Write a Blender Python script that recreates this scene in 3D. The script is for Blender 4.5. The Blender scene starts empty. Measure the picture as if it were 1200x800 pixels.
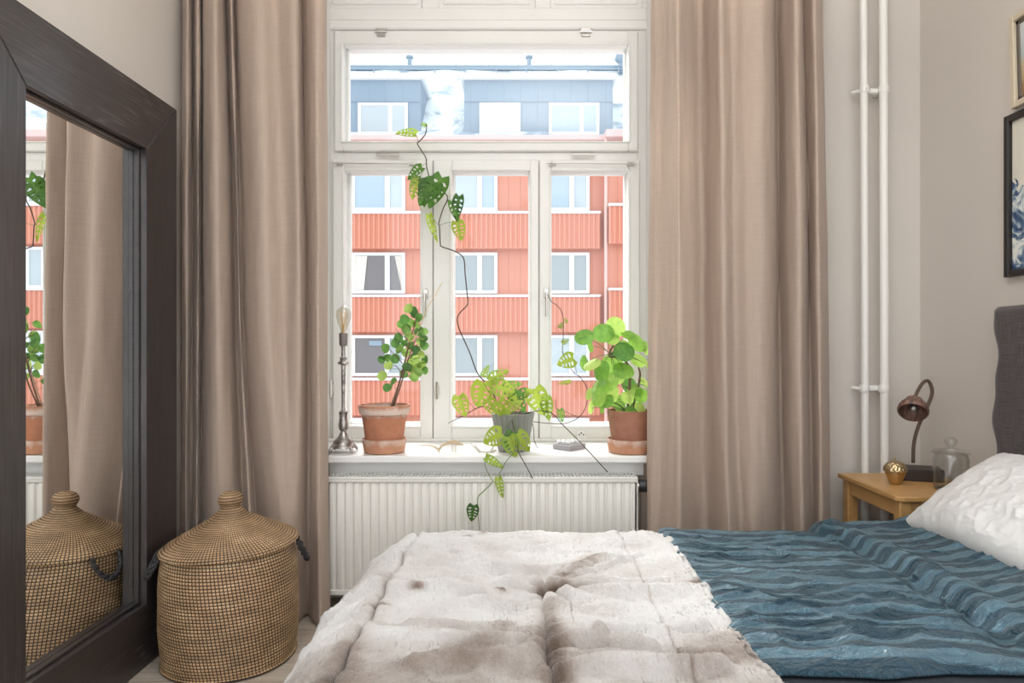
import bpy, math, random
import numpy as np
from mathutils import Vector, Matrix
PI = math.pi
C = bpy.context.scene.collection
sc = bpy.context.scene
# ------------------------------------------------------------------ camera, sky, light, exposure
F = 800.0                       # focal length in pixels of a 1200 px wide frame
cam_d = bpy.data.cameras.new('camera')
cam = bpy.data.objects.new('camera', cam_d); C.objects.link(cam)
cam_d.sensor_width = 36; cam_d.lens = 24.0
cam_d.shift_x = -10 / 1200; cam_d.shift_y = 5 / 1200
cam_d.clip_start = .05; cam_d.clip_end = 300
CZ = 1.055
cam.location = (0, 0, CZ); cam.rotation_euler = (PI / 2, 0, 0)
sc.camera = cam
w = bpy.data.worlds.new('overcast_sky'); sc.world = w; w.use_nodes = True
nt = w.node_tree; bg = nt.nodes['Background']
tc = nt.nodes.new('ShaderNodeTexCoord'); sx = nt.nodes.new('ShaderNodeSeparateXYZ')
cr = nt.nodes.new('ShaderNodeValToRGB')
nt.links.new(tc.outputs['Generated'], sx.inputs[0]); nt.links.new(sx.outputs['Z'], cr.inputs[0])
cr.color_ramp.elements[0].position = 0.0; cr.color_ramp.elements[0].color = (.90, .92, .94, 1)
cr.color_ramp.elements[1].position = .8; cr.color_ramp.elements[1].color = (.90, .96, 1.0, 1)
nt.links.new(cr.outputs[0], bg.inputs[0])
bg.inputs[1].default_value = 1.75
vs = sc.view_settings
vs.view_transform = 'Standard'; vs.look = 'None'; vs.gamma = 1; vs.use_curve_mapping = False
vs.exposure = 0.35
FILL_POWER = 44.0               # added fill light out of view, an upward bowl
# bright patch of overcast sky low over the roof opposite, seen as a very soft sun
sun_d = bpy.data.lights.new('soft_sun', 'SUN'); sun_d.energy = 7.0; sun_d.angle = math.radians(38); sun_d.color = (1, .985, .96)
sun = bpy.data.objects.new('soft_sun', sun_d); C.objects.link(sun)
sun.rotation_euler = Vector((.5, -1, -.78)).to_track_quat('-Z', 'Y').to_euler()


# ------------------------------------------------------------------ helpers
def P(px, py, d):                       # the point seen at a photograph pixel, at depth d
    return np.array([(px - 610) * d / F, d, CZ - (py - 405) * d / F])


_rng = np.random.RandomState(7)
_tab = _rng.rand(64, 256, 256)


def vn(x, y, seed=0):
    t = _tab[seed % 64]
    xi = np.floor(x).astype(int); yi = np.floor(y).astype(int)
    fx = x - xi; fy = y - yi
    fx = fx * fx * (3 - 2 * fx); fy = fy * fy * (3 - 2 * fy)
    a = t[xi % 256, yi % 256]; b = t[(xi + 1) % 256, yi % 256]
    c = t[xi % 256, (yi + 1) % 256]; d = t[(xi + 1) % 256, (yi + 1) % 256]
    return (a * (1 - fx) + b * fx) * (1 - fy) + (c * (1 - fx) + d * fx) * fy


def fbm(x, y, seed=0, o=4):
    s = 0; a = .5
    for k in range(o):
        s = s + a * (vn(x * 2 ** k + 13.7 * k, y * 2 ** k + 5.1 * k, seed + k) - .5); a *= .5
    return s


def ridge(x, y, seed=0):
    return 1 - np.abs(2 * vn(x, y, seed) - 1)


def sstep(a, b, x):
    t = np.clip((x - a) / (b - a), 0, 1)
    return t * t * (3 - 2 * t)


def gauss(x, c, s):
    return np.exp(-((x - c) / s) ** 2)


def tag(o, label=None, cat=None, group=None, kind=None):
    if label: o['label'] = label
    if cat: o['category'] = cat
    if group: o['group'] = group
    if kind: o['kind'] = kind
    return o


def empty(name, loc, label, cat, group=None):
    o = bpy.data.objects.new(name, None); C.objects.link(o)
    o.location = loc; o.empty_display_size = .05
    return tag(o, label, cat, group)


def root_loc(o):
    while o.parent: o = o.parent
    return np.array(o.location)


class MB:
    """collects geometry, builds ONE mesh object"""
    def __init__(s):
        s.v = []; s.f = []; s.t = []; s.n = 0; s.uv = []

    def add(s, v, f, tint=.5, uv=None):
        v = np.asarray(v, float).reshape(-1, 3)
        s.v.append(v); s.f += [tuple(i + s.n for i in q) for q in f]
        s.t.append(np.full(len(v), tint) if np.isscalar(tint) else np.asarray(tint).ravel())
        s.uv.append(np.zeros((len(v), 2)) if uv is None else np.asarray(uv).reshape(-1, 2))
        s.n += len(v)
        return s

    def box(s, a, b, bev=0.0, tint=.5):
        x0, y0, z0 = np.minimum(a, b); x1, y1, z1 = np.maximum(a, b)
        e = min(bev, (x1 - x0) * .45, (y1 - y0) * .45, (z1 - z0) * .45)
        if e <= 0:
            v = [(x, y, z) for x in (x0, x1) for y in (y0, y1) for z in (z0, z1)]
            f = [(0, 1, 3, 2), (4, 6, 7, 5), (0, 4, 5, 1), (2, 3, 7, 6), (0, 2, 6, 4), (1, 5, 7, 3)]
            return s.add(v, f, tint)
        X = (x0, x1); Y = (y0, y1); Z = (z0, z1); S = (1, -1)
        v = []; idx = {}
        for i in (0, 1):
            for j in (0, 1):
                for k in (0, 1):
                    cx, cy, cz = X[i], Y[j], Z[k]; ex, ey, ez = S[i] * e, S[j] * e, S[k] * e
                    idx[i, j, k, 'x'] = len(v); v.append((cx, cy + ey, cz + ez))
                    idx[i, j, k, 'y'] = len(v); v.append((cx + ex, cy, cz + ez))
                    idx[i, j, k, 'z'] = len(v); v.append((cx + ex, cy + ey, cz))
        f = []
        g = lambda i, j, k, a_: idx[i, j, k, a_]
        for i in (0, 1):
            q = [g(i, 0, 0, 'x'), g(i, 1, 0, 'x'), g(i, 1, 1, 'x'), g(i, 0, 1, 'x')]; f.append(q if i else q[::-1])
            q = [g(0, i, 0, 'y'), g(1, i, 0, 'y'), g(1, i, 1, 'y'), g(0, i, 1, 'y')]; f.append(q[::-1] if i else q)
            q = [g(0, 0, i, 'z'), g(1, 0, i, 'z'), g(1, 1, i, 'z'), g(0, 1, i, 'z')]; f.append(q if i else q[::-1])
        for i in (0, 1):
            for j in (0, 1):
                f.append([g(i, j, 0, 'x'), g(i, j, 0, 'y'), g(i, j, 1, 'y'), g(i, j, 1, 'x')])
                f.append([g(i, 0, j, 'x'), g(i, 0, j, 'z'), g(i, 1, j, 'z'), g(i, 1, j, 'x')])
                f.append([g(0, i, j, 'y'), g(0, i, j, 'z'), g(1, i, j, 'z'), g(1, i, j, 'y')])
                for k in (0, 1):
                    f.append([g(i, j, k, 'x'), g(i, j, k, 'y'), g(i, j, k, 'z')])
        return s.add(v, f, tint)

    def tube(s, pts, r, seg=8, tint=.5, smooth=0, cap=True):
        p = np.array(pts, float)
        r = np.full(len(p), r) if np.isscalar(r) else np.array(r, float)
        if smooth: p, r = catmull(p, smooth, r)
        n = len(p); T = np.gradient(p, axis=0)
        T /= np.linalg.norm(T, axis=1)[:, None] + 1e-12
        up = np.array([0, 0, 1.]) if abs(T[0][2]) < .9 else np.array([1., 0, 0])
        v = []
        a = np.arange(seg) / seg * 2 * PI
        N = np.cross(T[0], up); N /= np.linalg.norm(N)
        for i in range(n):
            N = N - T[i] * N.dot(T[i]); N /= np.linalg.norm(N) + 1e-12
            B = np.cross(T[i], N)
            v.append(p[i] + r[i] * (np.cos(a)[:, None] * N + np.sin(a)[:, None] * B))
        v = np.concatenate(v)
        f = [(i * seg + j, i * seg + (j + 1) % seg, (i + 1) * seg + (j + 1) % seg, (i + 1) * seg + j)
             for i in range(n - 1) for j in range(seg)]
        if cap: f += [tuple(range(seg))[::-1], tuple((n - 1) * seg + j for j in range(seg))]
        return s.add(v, f, tint)

    def lathe(s, prof, c=(0, 0, 0), seg=48, tint=.5, rfun=None, axis=None, close=True):
        prof = np.array(prof, float); n = len(prof)
        a = np.arange(seg) / seg * 2 * PI
        r = prof[:, 0][:, None] * np.ones(seg)
        if rfun is not None: r = rfun(r, a[None, :], prof[:, 1][:, None])
        v = np.stack([r * np.cos(a), r * np.sin(a), prof[:, 1][:, None] * np.ones(seg)], -1).reshape(-1, 3)
        if axis is not None:
            q = Vector((0, 0, 1)).rotation_difference(Vector(axis)).to_matrix()
            v = v @ np.array(q).T
        v = v + np.array(c)
        uv = np.stack([np.tile(a / (2 * PI), (n, 1)), np.tile(np.arange(n)[:, None] / (n - 1), (1, seg))], -1)
        f = [(i * seg + j, i * seg + (j + 1) % seg, (i + 1) * seg + (j + 1) % seg, (i + 1) * seg + j)
             for i in range(n - 1) for j in range(seg)]
        if close: f += [tuple(range(seg))[::-1], tuple((n - 1) * seg + j for j in range(seg))]
        return s.add(v, f, tint, uv)

    def sphere(s, c, r, seg=16, tint=.5, sc_=(1, 1, 1)):
        a = np.linspace(-PI / 2 + .02, PI / 2 - .02, seg // 2 + 1)
        st = s.n
        s.lathe(np.stack([np.cos(a) * r, np.sin(a) * r], -1), (0, 0, 0), seg, tint)
        s.v[-1] = s.v[-1] * np.array(sc_) + np.array(c)
        return s

    def grid(s, G, tint=.5, uv=None, closed=False):
        nu, nv = G.shape[:2]
        i = np.arange(nu * nv).reshape(nu, nv)
        if closed: i = np.concatenate([i, i[:1]], 0)
        f = np.stack([i[:-1, :-1], i[1:, :-1], i[1:, 1:], i[:-1, 1:]], -1).reshape(-1, 4).tolist()
        return s.add(G.reshape(-1, 3), f, tint, uv)

    def prism(s, poly, y0, y1, tint=.5, map_=None):
        n = len(poly)
        v = [(x, y0, z) for x, z in poly] + [(x, y1, z) for x, z in poly]
        if map_: v = [map_(*q) for q in v]
        f = [tuple(range(n)), tuple(range(2 * n - 1, n - 1, -1))] + [(i, n + i, n + (i + 1) % n, (i + 1) % n) for i in range(n)]
        return s.add(v, f, tint)

    def build(s, name, m, parent=None, smooth=False, fix=True, **kw):
        v = np.concatenate(s.v)
        if parent is not None: o0 = root_loc(parent)
        else: o0 = np.array([(v[:, 0].min() + v[:, 0].max()) / 2, (v[:, 1].min() + v[:, 1].max()) / 2, v[:, 2].min()])
        me = bpy.data.meshes.new(name)
        me.from_pydata((v - o0).tolist(), [], s.f)
        if any(np.any(u) for u in s.uv):
            ul = me.uv_layers.new(name='UVMap'); uu = np.concatenate(s.uv)
            li = np.empty(len(me.loops), int); me.loops.foreach_get('vertex_index', li)
            ul.data.foreach_set('uv', uu[li].ravel())
        at = me.attributes.new('tint', 'FLOAT', 'POINT')
        at.data.foreach_set('value', np.concatenate(s.t).astype(np.float32))
        if fix and s.n < 60000:
            import bmesh
            bm = bmesh.new(); bm.from_mesh(me); bmesh.ops.recalc_face_normals(bm, faces=bm.faces); bm.to_mesh(me); bm.free()
        if smooth:
            me.polygons.foreach_set('use_smooth', [True] * len(me.polygons))
            if smooth != True: me.set_sharp_from_angle(angle=math.radians(smooth))
        me.materials.append(m)
        o = bpy.data.objects.new(name, me); C.objects.link(o)
        if parent is not None: o.parent = parent
        else: o.location = o0
        return tag(o, kw.get('label'), kw.get('cat'), kw.get('group'), kw.get('kind'))


def catmull(p, k, *others):
    p = np.array(p, float); n = len(p)
    cols = [p] + [np.array(o, float).reshape(n, -1) for o in others]
    A = np.concatenate(cols, 1)
    E = np.concatenate([[2 * A[0] - A[1]], A, [2 * A[-1] - A[-2]]])
    out = []
    for i in range(n - 1):
        a, b, c, d = E[i:i + 4]
        for j in range(k):
            t = j / k
            out.append(.5 * (2 * b + (c - a) * t + (2 * a - 5 * b + 4 * c - d) * t * t + (3 * b - a - 3 * c + d) * t ** 3))
    out.append(A[-1]); out = np.array(out)
    if others: return out[:, :p.shape[1]], out[:, p.shape[1]:].squeeze(-1)
    return out


def gnormal(G):
    du = np.gradient(G, axis=0); dv = np.gradient(G, axis=1)
    n = np.cross(du, dv); n /= np.linalg.norm(n, axis=2)[..., None] + 1e-12
    return n


# ------------------------------------------------------------------ materials
def mat(name, col=(.8, .8, .8), rough=.6, metal=0, spec=.5, sheen=0, coat=0):
    m = bpy.data.materials.new(name); m.use_nodes = True
    b = m.node_tree.nodes['Principled BSDF']
    b.inputs['Base Color'].default_value = (*col, 1); b.inputs['Roughness'].default_value = rough
    b.inputs['Metallic'].default_value = metal; b.inputs['Specular IOR Level'].default_value = spec
    if sheen:
        b.inputs['Sheen Weight'].default_value = sheen; b.inputs['Sheen Roughness'].default_value = .4
    if coat: b.inputs['Coat Weight'].default_value = coat; b.inputs['Coat Roughness'].default_value = .1
    return m


class N:
    def __init__(s, m):
        s.m = m; s.t = m.node_tree; s.b = s.t.nodes.get('Principled BSDF'); s.out = s.t.nodes['Material Output']

    def n(s, typ, **kw):
        x = s.t.nodes.new('ShaderNode' + typ)
        for k, v in kw.items():
            if k in x.inputs: x.inputs[k].default_value = v
            else: setattr(x, k, v)
        return x

    def l(s, a, b): s.t.links.new(a, b)

    def coord(s, which='Object', scale=(1, 1, 1), rot=(0, 0, 0)):
        c = s.n('TexCoord'); mp = s.n('Mapping'); mp.inputs['Scale'].default_value = scale; mp.inputs['Rotation'].default_value = rot
        s.l(c.outputs[which], mp.inputs[0]); return mp.outputs[0]

    def noise(s, vec, scale=5, detail=4, rough=.55, dist=0):
        x = s.n('TexNoise'); x.inputs['Scale'].default_value = scale; x.inputs['Detail'].default_value = detail
        x.inputs['Roughness'].default_value = rough; x.inputs['Distortion'].default_value = dist
        s.l(vec, x.inputs['Vector']); return x.outputs['Fac']

    def ramp(s, fac, stops):
        r = s.n('ValToRGB'); e = r.color_ramp.elements
        while len(e) < len(stops): e.new(.5)
        for i, (p, c) in enumerate(stops):
            e[i].position = p; e[i].color = (*c, 1) if len(c) == 3 else c
        s.l(fac, r.inputs[0]); return r.outputs[0]

    def math(s, op, a, b=None, c=None):
        x = s.n('Math', operation=op)
        for i, v in enumerate((a, b, c)):
            if v is None: continue
            if hasattr(v, 'is_output'): s.l(v, x.inputs[i])
            else: x.inputs[i].default_value = v
        return x.outputs[0]

    def mix(s, fac, a, b, mode='MIX'):
        x = s.n('Mix', data_type='RGBA', blend_type=mode)
        for v, i in ((fac, 0), (a, 6), (b, 7)):
            if hasattr(v, 'is_output'): s.l(v, x.inputs[i])
            else: x.inputs[i].default_value = v if i == 0 else (*v, 1)
        return x.outputs[2]

    def bump(s, h, strength=.3, dist=.01, to=None):
        x = s.n('Bump'); x.inputs['Strength'].default_value = strength; x.inputs['Distance'].default_value = dist
        s.l(h, x.inputs['Height']); s.l(x.outputs[0], (to or s.b).inputs['Normal']); return x.outputs[0]

    def col(s, c): s.l(c, s.b.inputs['Base Color'])

    def translucent(s, fac, colr=None, normal=None):
        t = s.n('BsdfTranslucent'); mx = s.n('MixShader'); mx.inputs[0].default_value = fac
        if colr is not None:
            if hasattr(colr, 'is_output'): s.l(colr, t.inputs[0])
            else: t.inputs[0].default_value = (*colr, 1)
        if normal is not None: s.l(normal, t.inputs['Normal'])
        s.l(s.b.outputs[0], mx.inputs[1]); s.l(t.outputs[0], mx.inputs[2]); s.l(mx.outputs[0], s.out.inputs[0])


def painted(name, c, rough=.5, bump=.08, scale=40):
    m = mat(name, c, rough); n = N(m); v = n.coord()
    f = n.noise(v, scale, 3); n.bump(f, bump, .004)
    g = n.noise(v, 2.2, 3)
    n.col(n.mix(g, tuple(x * .965 for x in c), tuple(min(1, x * 1.03) for x in c)))
    return m


M = {}
M['wall'] = painted('wall_paint', (.62, .572, .525), .75, .12, 60)
M['white'] = painted('white_gloss_paint', (.80, .79, .765), .38, .05, 25)
M['sill'] = painted('sill_paint', (.80, .79, .775), .3, .04, 20)
M['radiator'] = painted('radiator_enamel', (.74, .715, .665), .35, .03, 20)
M['pipe'] = painted('pipe_paint', (.82, .80, .76), .35, .04, 30)
M['metal'] = mat('brushed_metal', (.62, .60, .57), .3, 1)
M['black'] = mat('black_plastic', (.02, .02, .022), .4)
# floor boards
m = mat('floor_boards', (.4, .33, .28), .45); n = N(m); v = n.coord()
br = n.n('TexBrick'); br.inputs['Scale'].default_value = 1; br.inputs['Brick Width'].default_value = 1.4
br.inputs['Row Height'].default_value = .13; br.inputs['Mortar Size'].default_value = .002
br.inputs['Color1'].default_value = (.52, .45, .38, 1); br.inputs['Color2'].default_value = (.42, .35, .29, 1)
br.inputs['Mortar'].default_value = (.1, .07, .05, 1); n.l(v, br.inputs['Vector'])
g = n.noise(n.coord(scale=(2, 30, 1)), 3, 5)
n.col(n.mix(.45, br.outputs[0], n.ramp(g, [(.3, (.30, .24, .19)), (.7, (.62, .55, .47))]))); n.bump(g, .1, .003)
M['floor'] = m
# glass
def glass(name, tint=(1, 1, 1), refl=1.0):
    m = bpy.data.materials.new(name); m.use_nodes = True; t = m.node_tree; t.nodes.remove(t.nodes['Principled BSDF'])
    n = N(m); tr = n.n('BsdfTransparent'); tr.inputs[0].default_value = (*tint, 1)
    gl = n.n('BsdfGlossy'); gl.inputs['Roughness'].default_value = .02
    fr = n.n('LayerWeight'); fr.inputs[0].default_value = .5
    fac = n.math('MULTIPLY', n.math('ADD', n.math('MULTIPLY', n.math('POWER', fr.outputs['Facing'], 4.0), .9), .04), refl)
    mx = n.n('MixShader'); n.l(fac, mx.inputs[0]); n.l(tr.outputs[0], mx.inputs[1]); n.l(gl.outputs[0], mx.inputs[2]); n.l(mx.outputs[0], n.out.inputs[0])
    return m
M['window_glass'] = glass('window_glass', (.985, .99, .99), .35)
M['bulb_glass'] = glass('bulb_glass', (.90, .87, .80), 3.0)
M['jar_glass'] = glass('jar_glass', (.95, .96, .96), 1.5)
M['mirror'] = mat('mirror_silvering', (.93, .94, .93), .0, 1)
# linen
def linen(name, c1, c2, trans, wv=700):
    m = mat(name, c1, .85, sheen=.25); n = N(m); uv = n.coord('UV')
    sx_ = n.n('SeparateXYZ'); n.l(uv, sx_.inputs[0])
    a = n.noise(n.coord('UV', (260, 9, 1)), 1, 3); b = n.noise(n.coord('UV', (9, 260, 1)), 1, 3)
    s_ = n.math('ADD', a, b); s_ = n.math('MULTIPLY', s_, .5)
    col = n.ramp(s_, [(.36, c2), (.62, c1)]); n.col(col)
    hi = n.math('ADD', n.noise(n.coord('UV', (1500, 60, 1)), 1, 2), n.noise(n.coord('UV', (60, 1500, 1)), 1, 2))
    nb = n.bump(hi, .25, .0008)
    n.translucent(trans, n.mix(.6, col, (.92, .84, .76)), nb)
    return m
M['curtain'] = linen('curtain_linen', (.66, .54, .455), (.56, .45, .375), .40)
# dark wood
m = mat('black_brown_wood', (.03, .022, .02), .32, coat=.2); n = N(m)
at = n.n('Attribute', attribute_name='tint')
def grain(nn, vec, seed=0):
    return nn.noise(vec, 1, 6, .65, .6)
g1 = n.noise(n.coord(scale=(20, 150, 5)), 1, 5, .6, .5); g2 = n.noise(n.coord(scale=(20, 5, 150)), 1, 5, .6, .5)
gg = n.mix(at.outputs['Fac'], g2, g1)
big = n.noise(n.coord(scale=(1, 1.1, 6.5)), 1, 2, .5, .8)          # cathedral figure of the veneer, along the rails
lines = n.math('POWER', n.math('ABSOLUTE', n.math('SINE', n.math('MULTIPLY', big, 55.0))), 6.0)
mask = n.math('MULTIPLY', n.math('GREATER_THAN', .5, at.outputs['Fac']), n.ramp(n.noise(n.coord(scale=(1, 3, 5)), 1, 2), [(.45, (0, 0, 0)), (.6, (1, 1, 1))]))
h = n.math('ADD', gg, n.math('MULTIPLY', n.math('MULTIPLY', lines, mask), .16))
n.col(n.ramp(h, [(.3, (.018, .014, .014)), (.62, (.042, .034, .034)), (.8, (.11, .095, .095))]))
n.bump(h, .18, .0015)
M['dark_wood'] = m
# basket weave (uv: u = angle 0..1, v = coil row number)
def weave(name, nst, straw=(.60, .38, .20), dark=(.028, .015, .010)):
    m = mat(name, straw, .6); n = N(m); c = n.coord('UV'); s_ = n.n('SeparateXYZ'); n.l(c, s_.inputs[0])
    u, v_ = s_.outputs[0], s_.outputs[1]
    row = n.math('FLOOR', v_)
    off = n.math('MULTIPLY', row, .13)
    uu = n.math('FRACT', n.math('ADD', n.math('MULTIPLY', u, nst), off))
    fv = n.math('FRACT', v_)
    st = n.math('LESS_THAN', uu, .30)
    gap = n.math('GREATER_THAN', n.math('ABSOLUTE', n.math('SUBTRACT', fv, .5)), .36)
    dk = n.math('MAXIMUM', st, gap)
    na = n.noise(n.coord('Object', (3, 3, 9)), 3, 4)
    cell = n.n('TexWhiteNoise', noise_dimensions='2D')
    cv = n.n('CombineXYZ'); n.l(n.math('FLOOR', n.math('ADD', n.math('MULTIPLY', u, nst), off)), cv.inputs[0]); n.l(row, cv.inputs[1]); n.l(cv.outputs[0], cell.inputs['Vector'])
    base = n.ramp(na, [(.3, tuple(x * .62 for x in straw)), (.55, straw), (.75, (.80, .58, .34))])
    base = n.mix(n.math('MULTIPLY', cell.outputs[0], .35), base, tuple(x * .5 for x in straw), 'MIX')
    n.col(n.mix(n.math('MULTIPLY', dk, .95), base, dark))
    hgt = n.math('SUBTRACT', 1.0, dk); n.bump(hgt, .6, .0015)
    return m
M['weave'] = weave('seagrass_weave', 120)
M['rope'] = mat('dark_rope', (.035, .032, .034), .7); n = N(M['rope'])
wv = n.n('TexWave'); wv.inputs['Scale'].default_value = 60; n.l(n.coord(rot=(.6, .7, 0)), wv.inputs['Vector']); n.bump(wv.outputs['Fac'], .6, .003)
# birch table
m = mat('oiled_birch', (.6, .36, .14), .38); n = N(m); v = n.coord(scale=(5, 1, 5))
g = n.noise(v, 3.5, 6, .6, 1.2); g2 = n.noise(n.coord(scale=(90, 4, 90)), 1, 3)
n.col(n.mix(g2, n.ramp(g, [(.3, (.46, .24, .085)), (.7, (.66, .40, .165))]), (.50, .28, .10))); n.bump(g2, .08, .001)
M['birch'] = m
# terracotta
def terracotta(name, c, z0, w_, amt):
    m = mat(name, c, .8); n = N(m); v = n.coord()
    a = n.noise(v, 16, 6, .65, .5); s_ = n.n('SeparateXYZ'); n.l(v, s_.inputs[0])
    band = n.math('SUBTRACT', 1.0, n.math('MULTIPLY', n.math('ABSOLUTE', n.math('SUBTRACT', s_.outputs[2], z0)), 1 / w_))
    f = n.math('ADD', n.math('MULTIPLY', n.math('MAXIMUM', band, 0.0), amt), n.math('MULTIPLY', n.math('SUBTRACT', a, .5), 1.6))
    base = n.ramp(n.noise(v, 30, 4), [(.3, tuple(x * .8 for x in c)), (.7, c)])
    n.col(n.mix(n.ramp(f, [(.25, (0, 0, 0)), (.75, (.8, .8, .8))]), base, (.70, .60, .53)))
    n.bump(a, .2, .003)
    return m
M['terra'] = terracotta('terracotta_limed', (.52, .215, .12), .172, .035, 1.0)
M['terra2'] = terracotta('terracotta_plain', (.38, .17, .105), .15, .03, .1)
M['terra3'] = terracotta('terracotta_saucer', (.56, .27, .16), .05, .03, .55)
M['soil'] = painted('soil', (.13, .085, .06), .95, 1, 120)
m = mat('grey_ribbed_ceramic', (.27, .275, .25), .3); M['ceramic'] = m
# leaves
def leafmat(name, a, b, c, tr=.5):
    m = mat(name, a, .45, spec=.4); n = N(m)
    at = n.n('Attribute', attribute_name='tint')
    nz = n.noise(n.coord(), 60, 3)
    f = n.math('ADD', at.outputs['Fac'], n.math('MULTIPLY', n.math('SUBTRACT', nz, .5), .5))
    col = n.ramp(f, [(.1, a), (.5, b), (.9, c)]); n.col(col)
    n.translucent(tr, col); return m
M['monstera'] = leafmat('monstera_leaf', (.035, .10, .025), (.13, .30, .045), (.36, .46, .06), .42)
M['pilea'] = leafmat('pilea_leaf', (.11, .28, .06), (.30, .55, .09), (.58, .76, .20), .5)
M['ficus'] = leafmat('ficus_leaf', (.04, .11, .03), (.12, .27, .06), (.36, .50, .12), .45)
M['stem_green'] = mat('green_stem', (.14, .22, .07), .6)
M['stem_dark'] = mat('brown_vine', (.07, .045, .03), .7)
M['stem_wood'] = mat('woody_stem', (.16, .095, .06), .8)
M['cane'] = mat('bamboo_cane', (.62, .48, .30), .6)
# antique silver
m = mat('antique_silver', (.50, .47, .44), .38, .85); n = N(m); a = n.noise(n.coord(), 45, 5)
n.col(n.ramp(a, [(.35, (.20, .18, .17)), (.65, (.62, .60, .57))])); M['silver'] = m
m = mat('hammered_brass', (.55, .42, .24), .28, 1); n = N(m)
vo = n.n('TexVoronoi'); vo.inputs['Scale'].default_value = 110; n.l(n.coord(), vo.inputs['Vector']); M['brass'] = m
n.bump(vo.outputs['Distance'], .0, .002)
m = mat('brass_scaled', (.55, .42, .24), .3, 1); n = N(m)
vo = n.n('TexVoronoi'); vo.inputs['Scale'].default_value = 120; n.l(n.coord(), vo.inputs['Vector']); n.bump(vo.outputs['Distance'], .9, .004); M['brass_cap'] = m
m = mat('coconut_shell', (.13, .07, .05), .5); n = N(m); g = n.noise(n.coord(scale=(90, 90, 12)), 1, 4)
n.col(n.ramp(g, [(.35, (.07, .035, .025)), (.65, (.23, .125, .09))])); n.bump(g, .2, .002); M['coco'] = m
M['lamp_neck'] = mat('brown_leather_tube', (.10, .062, .042), .55)
M['lamp_base'] = mat('dark_wood_block', (.035, .022, .018), .5)
# headboard fabric
m = mat('charcoal_slipcover', (.06, .05, .052), .9, sheen=.3); n = N(m)
a = n.noise(n.coord(scale=(1, 380, 14)), 1, 3); b = n.noise(n.coord(scale=(1, 14, 380)), 1, 3)
s_ = n.math('MULTIPLY', n.math('ADD', a, b), .5)
n.col(n.ramp(s_, [(.38, (.035, .028, .030)), (.62, (.105, .088, .088))])); n.bump(s_, .4, .001); M['headboard'] = m
# white cotton
m = mat('white_cotton', (.80, .79, .78), .8, sheen=.2); n = N(m); n.bump(n.noise(n.coord(), 900, 2), .15, .0006)
n.translucent(.12, (.8, .79, .78)); M['cotton'] = m
# blue sateen stripe (uv.y = metres across the stripes)
m = mat('blue_sateen', (.08, .19, .27), .4, sheen=.12); n = N(m); s_ = n.n('SeparateXYZ'); n.l(n.coord('UV'), s_.inputs[0])
wz = n.math('MULTIPLY', n.math('SUBTRACT', n.noise(n.coord('UV', (14, 30, 1)), 1, 3), .5), .022)
fr = n.math('FRACT', n.math('MULTIPLY', n.math('ADD', s_.outputs[1], wz), 1 / .057))
st = n.ramp(fr, [(.0, (0, 0, 0)), (.04, (1, 1, 1)), (.48, (1, 1, 1)), (.52, (0, 0, 0))])
n.col(n.mix(st, (.020, .064, .096), (.100, .198, .258)))
n.l(n.ramp(st, [(0, (.62,) * 3), (1, (.33,) * 3)]), n.b.inputs['Roughness'])
h1 = n.math('MULTIPLY', n.math('ABSOLUTE', n.math('SUBTRACT', n.noise(n.coord('UV', (9, 24, 1)), 1, 5, .6, 1.0), .5)), -3.0); h2 = n.noise(n.coord('UV', (70, 45, 1)), 1, 4, .6, 1.5)
n.bump(n.math('ADD', h1, n.math('MULTIPLY', h2, .4)), 1.0, .026)
M['blue'] = m
# fur
m = mat('rabbit_fur', (.7, .65, .6), .9, sheen=.35); n = N(m); at = n.n('Attribute', attribute_name='tint')
fz = n.math('ADD', n.math('MULTIPLY', n.noise(n.coord('Object', (1, 1, 1)), 18, 6, .75, .6), .6), n.math('MULTIPLY', n.noise(n.coord('Object', (2.2, 1, 1)), 110, 4, .75, .8), .4))
f = n.math('ADD', at.outputs['Fac'], n.math('MULTIPLY', n.math('SUBTRACT', fz, .5), .55))
n.col(n.ramp(f, [(.06, (.78, .76, .75)), (.36, (.58, .53, .50)), (.62, (.30, .235, .195)), (.95, (.11, .068, .045))]))
hb = n.math('ADD', n.noise(n.coord(scale=(300, 120, 200)), 1, 4, .7, .8), n.noise(n.coord(), 90, 4, .7))
n.bump(hb, .9, .006); M['fur'] = m
# outside
M['snow'] = painted('snow', (.74, .78, .82), .8, .4, 8)
m = mat('patchy_snow_roof', (.86, .9, .94), .8); n = N(m); a = n.noise(n.coord(scale=(1, 1, 1)), .9, 5, .6, .6)
n.col(n.ramp(a, [(.40, (.30, .37, .44)), (.50, (.66, .72, .76))])); n.bump(a, .5, .1); M['snow_roof'] = m
def siding(name, c, pitch, strength=.6):
    m = mat(name, c, .7); n = N(m); s_ = n.n('SeparateXYZ'); n.l(n.coord(), s_.inputs[0])
    fx = n.math('FRACT', n.math('MULTIPLY', s_.outputs[0], 1 / pitch))
    h = n.ramp(fx, [(.0, (0, 0, 0)), (.06, (1, 1, 1)), (.94, (1, 1, 1)), (1, (0, 0, 0))])
    n.bump(h, strength, .03); z = n.noise(n.coord(), .7, 4)
    n.col(n.mix(z, tuple(x * .93 for x in c), tuple(min(1, x * 1.06) for x in c))); return m
M['red_flat'] = siding('red_panel', (.54, .22, .155), .42)
M['red_wave'] = mat('red_corrugated', (.60, .25, .175), .6)
M['slate'] = siding('blue_grey_sheet', (.22, .295, .375), .60, .3)
M['eave'] = mat('pink_eave', (.62, .44, .43), .7)
M['ext_white'] = mat('outside_white_frame', (.72, .75, .78), .5)
def pane(name, c, g=.35):
    m = mat(name, c, .08, spec=g); return m
M['pane_grey'] = pane('pane_grey', (.30, .34, .36)); M['pane_dark'] = pane('pane_dark', (.17, .16, .165))
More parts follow.
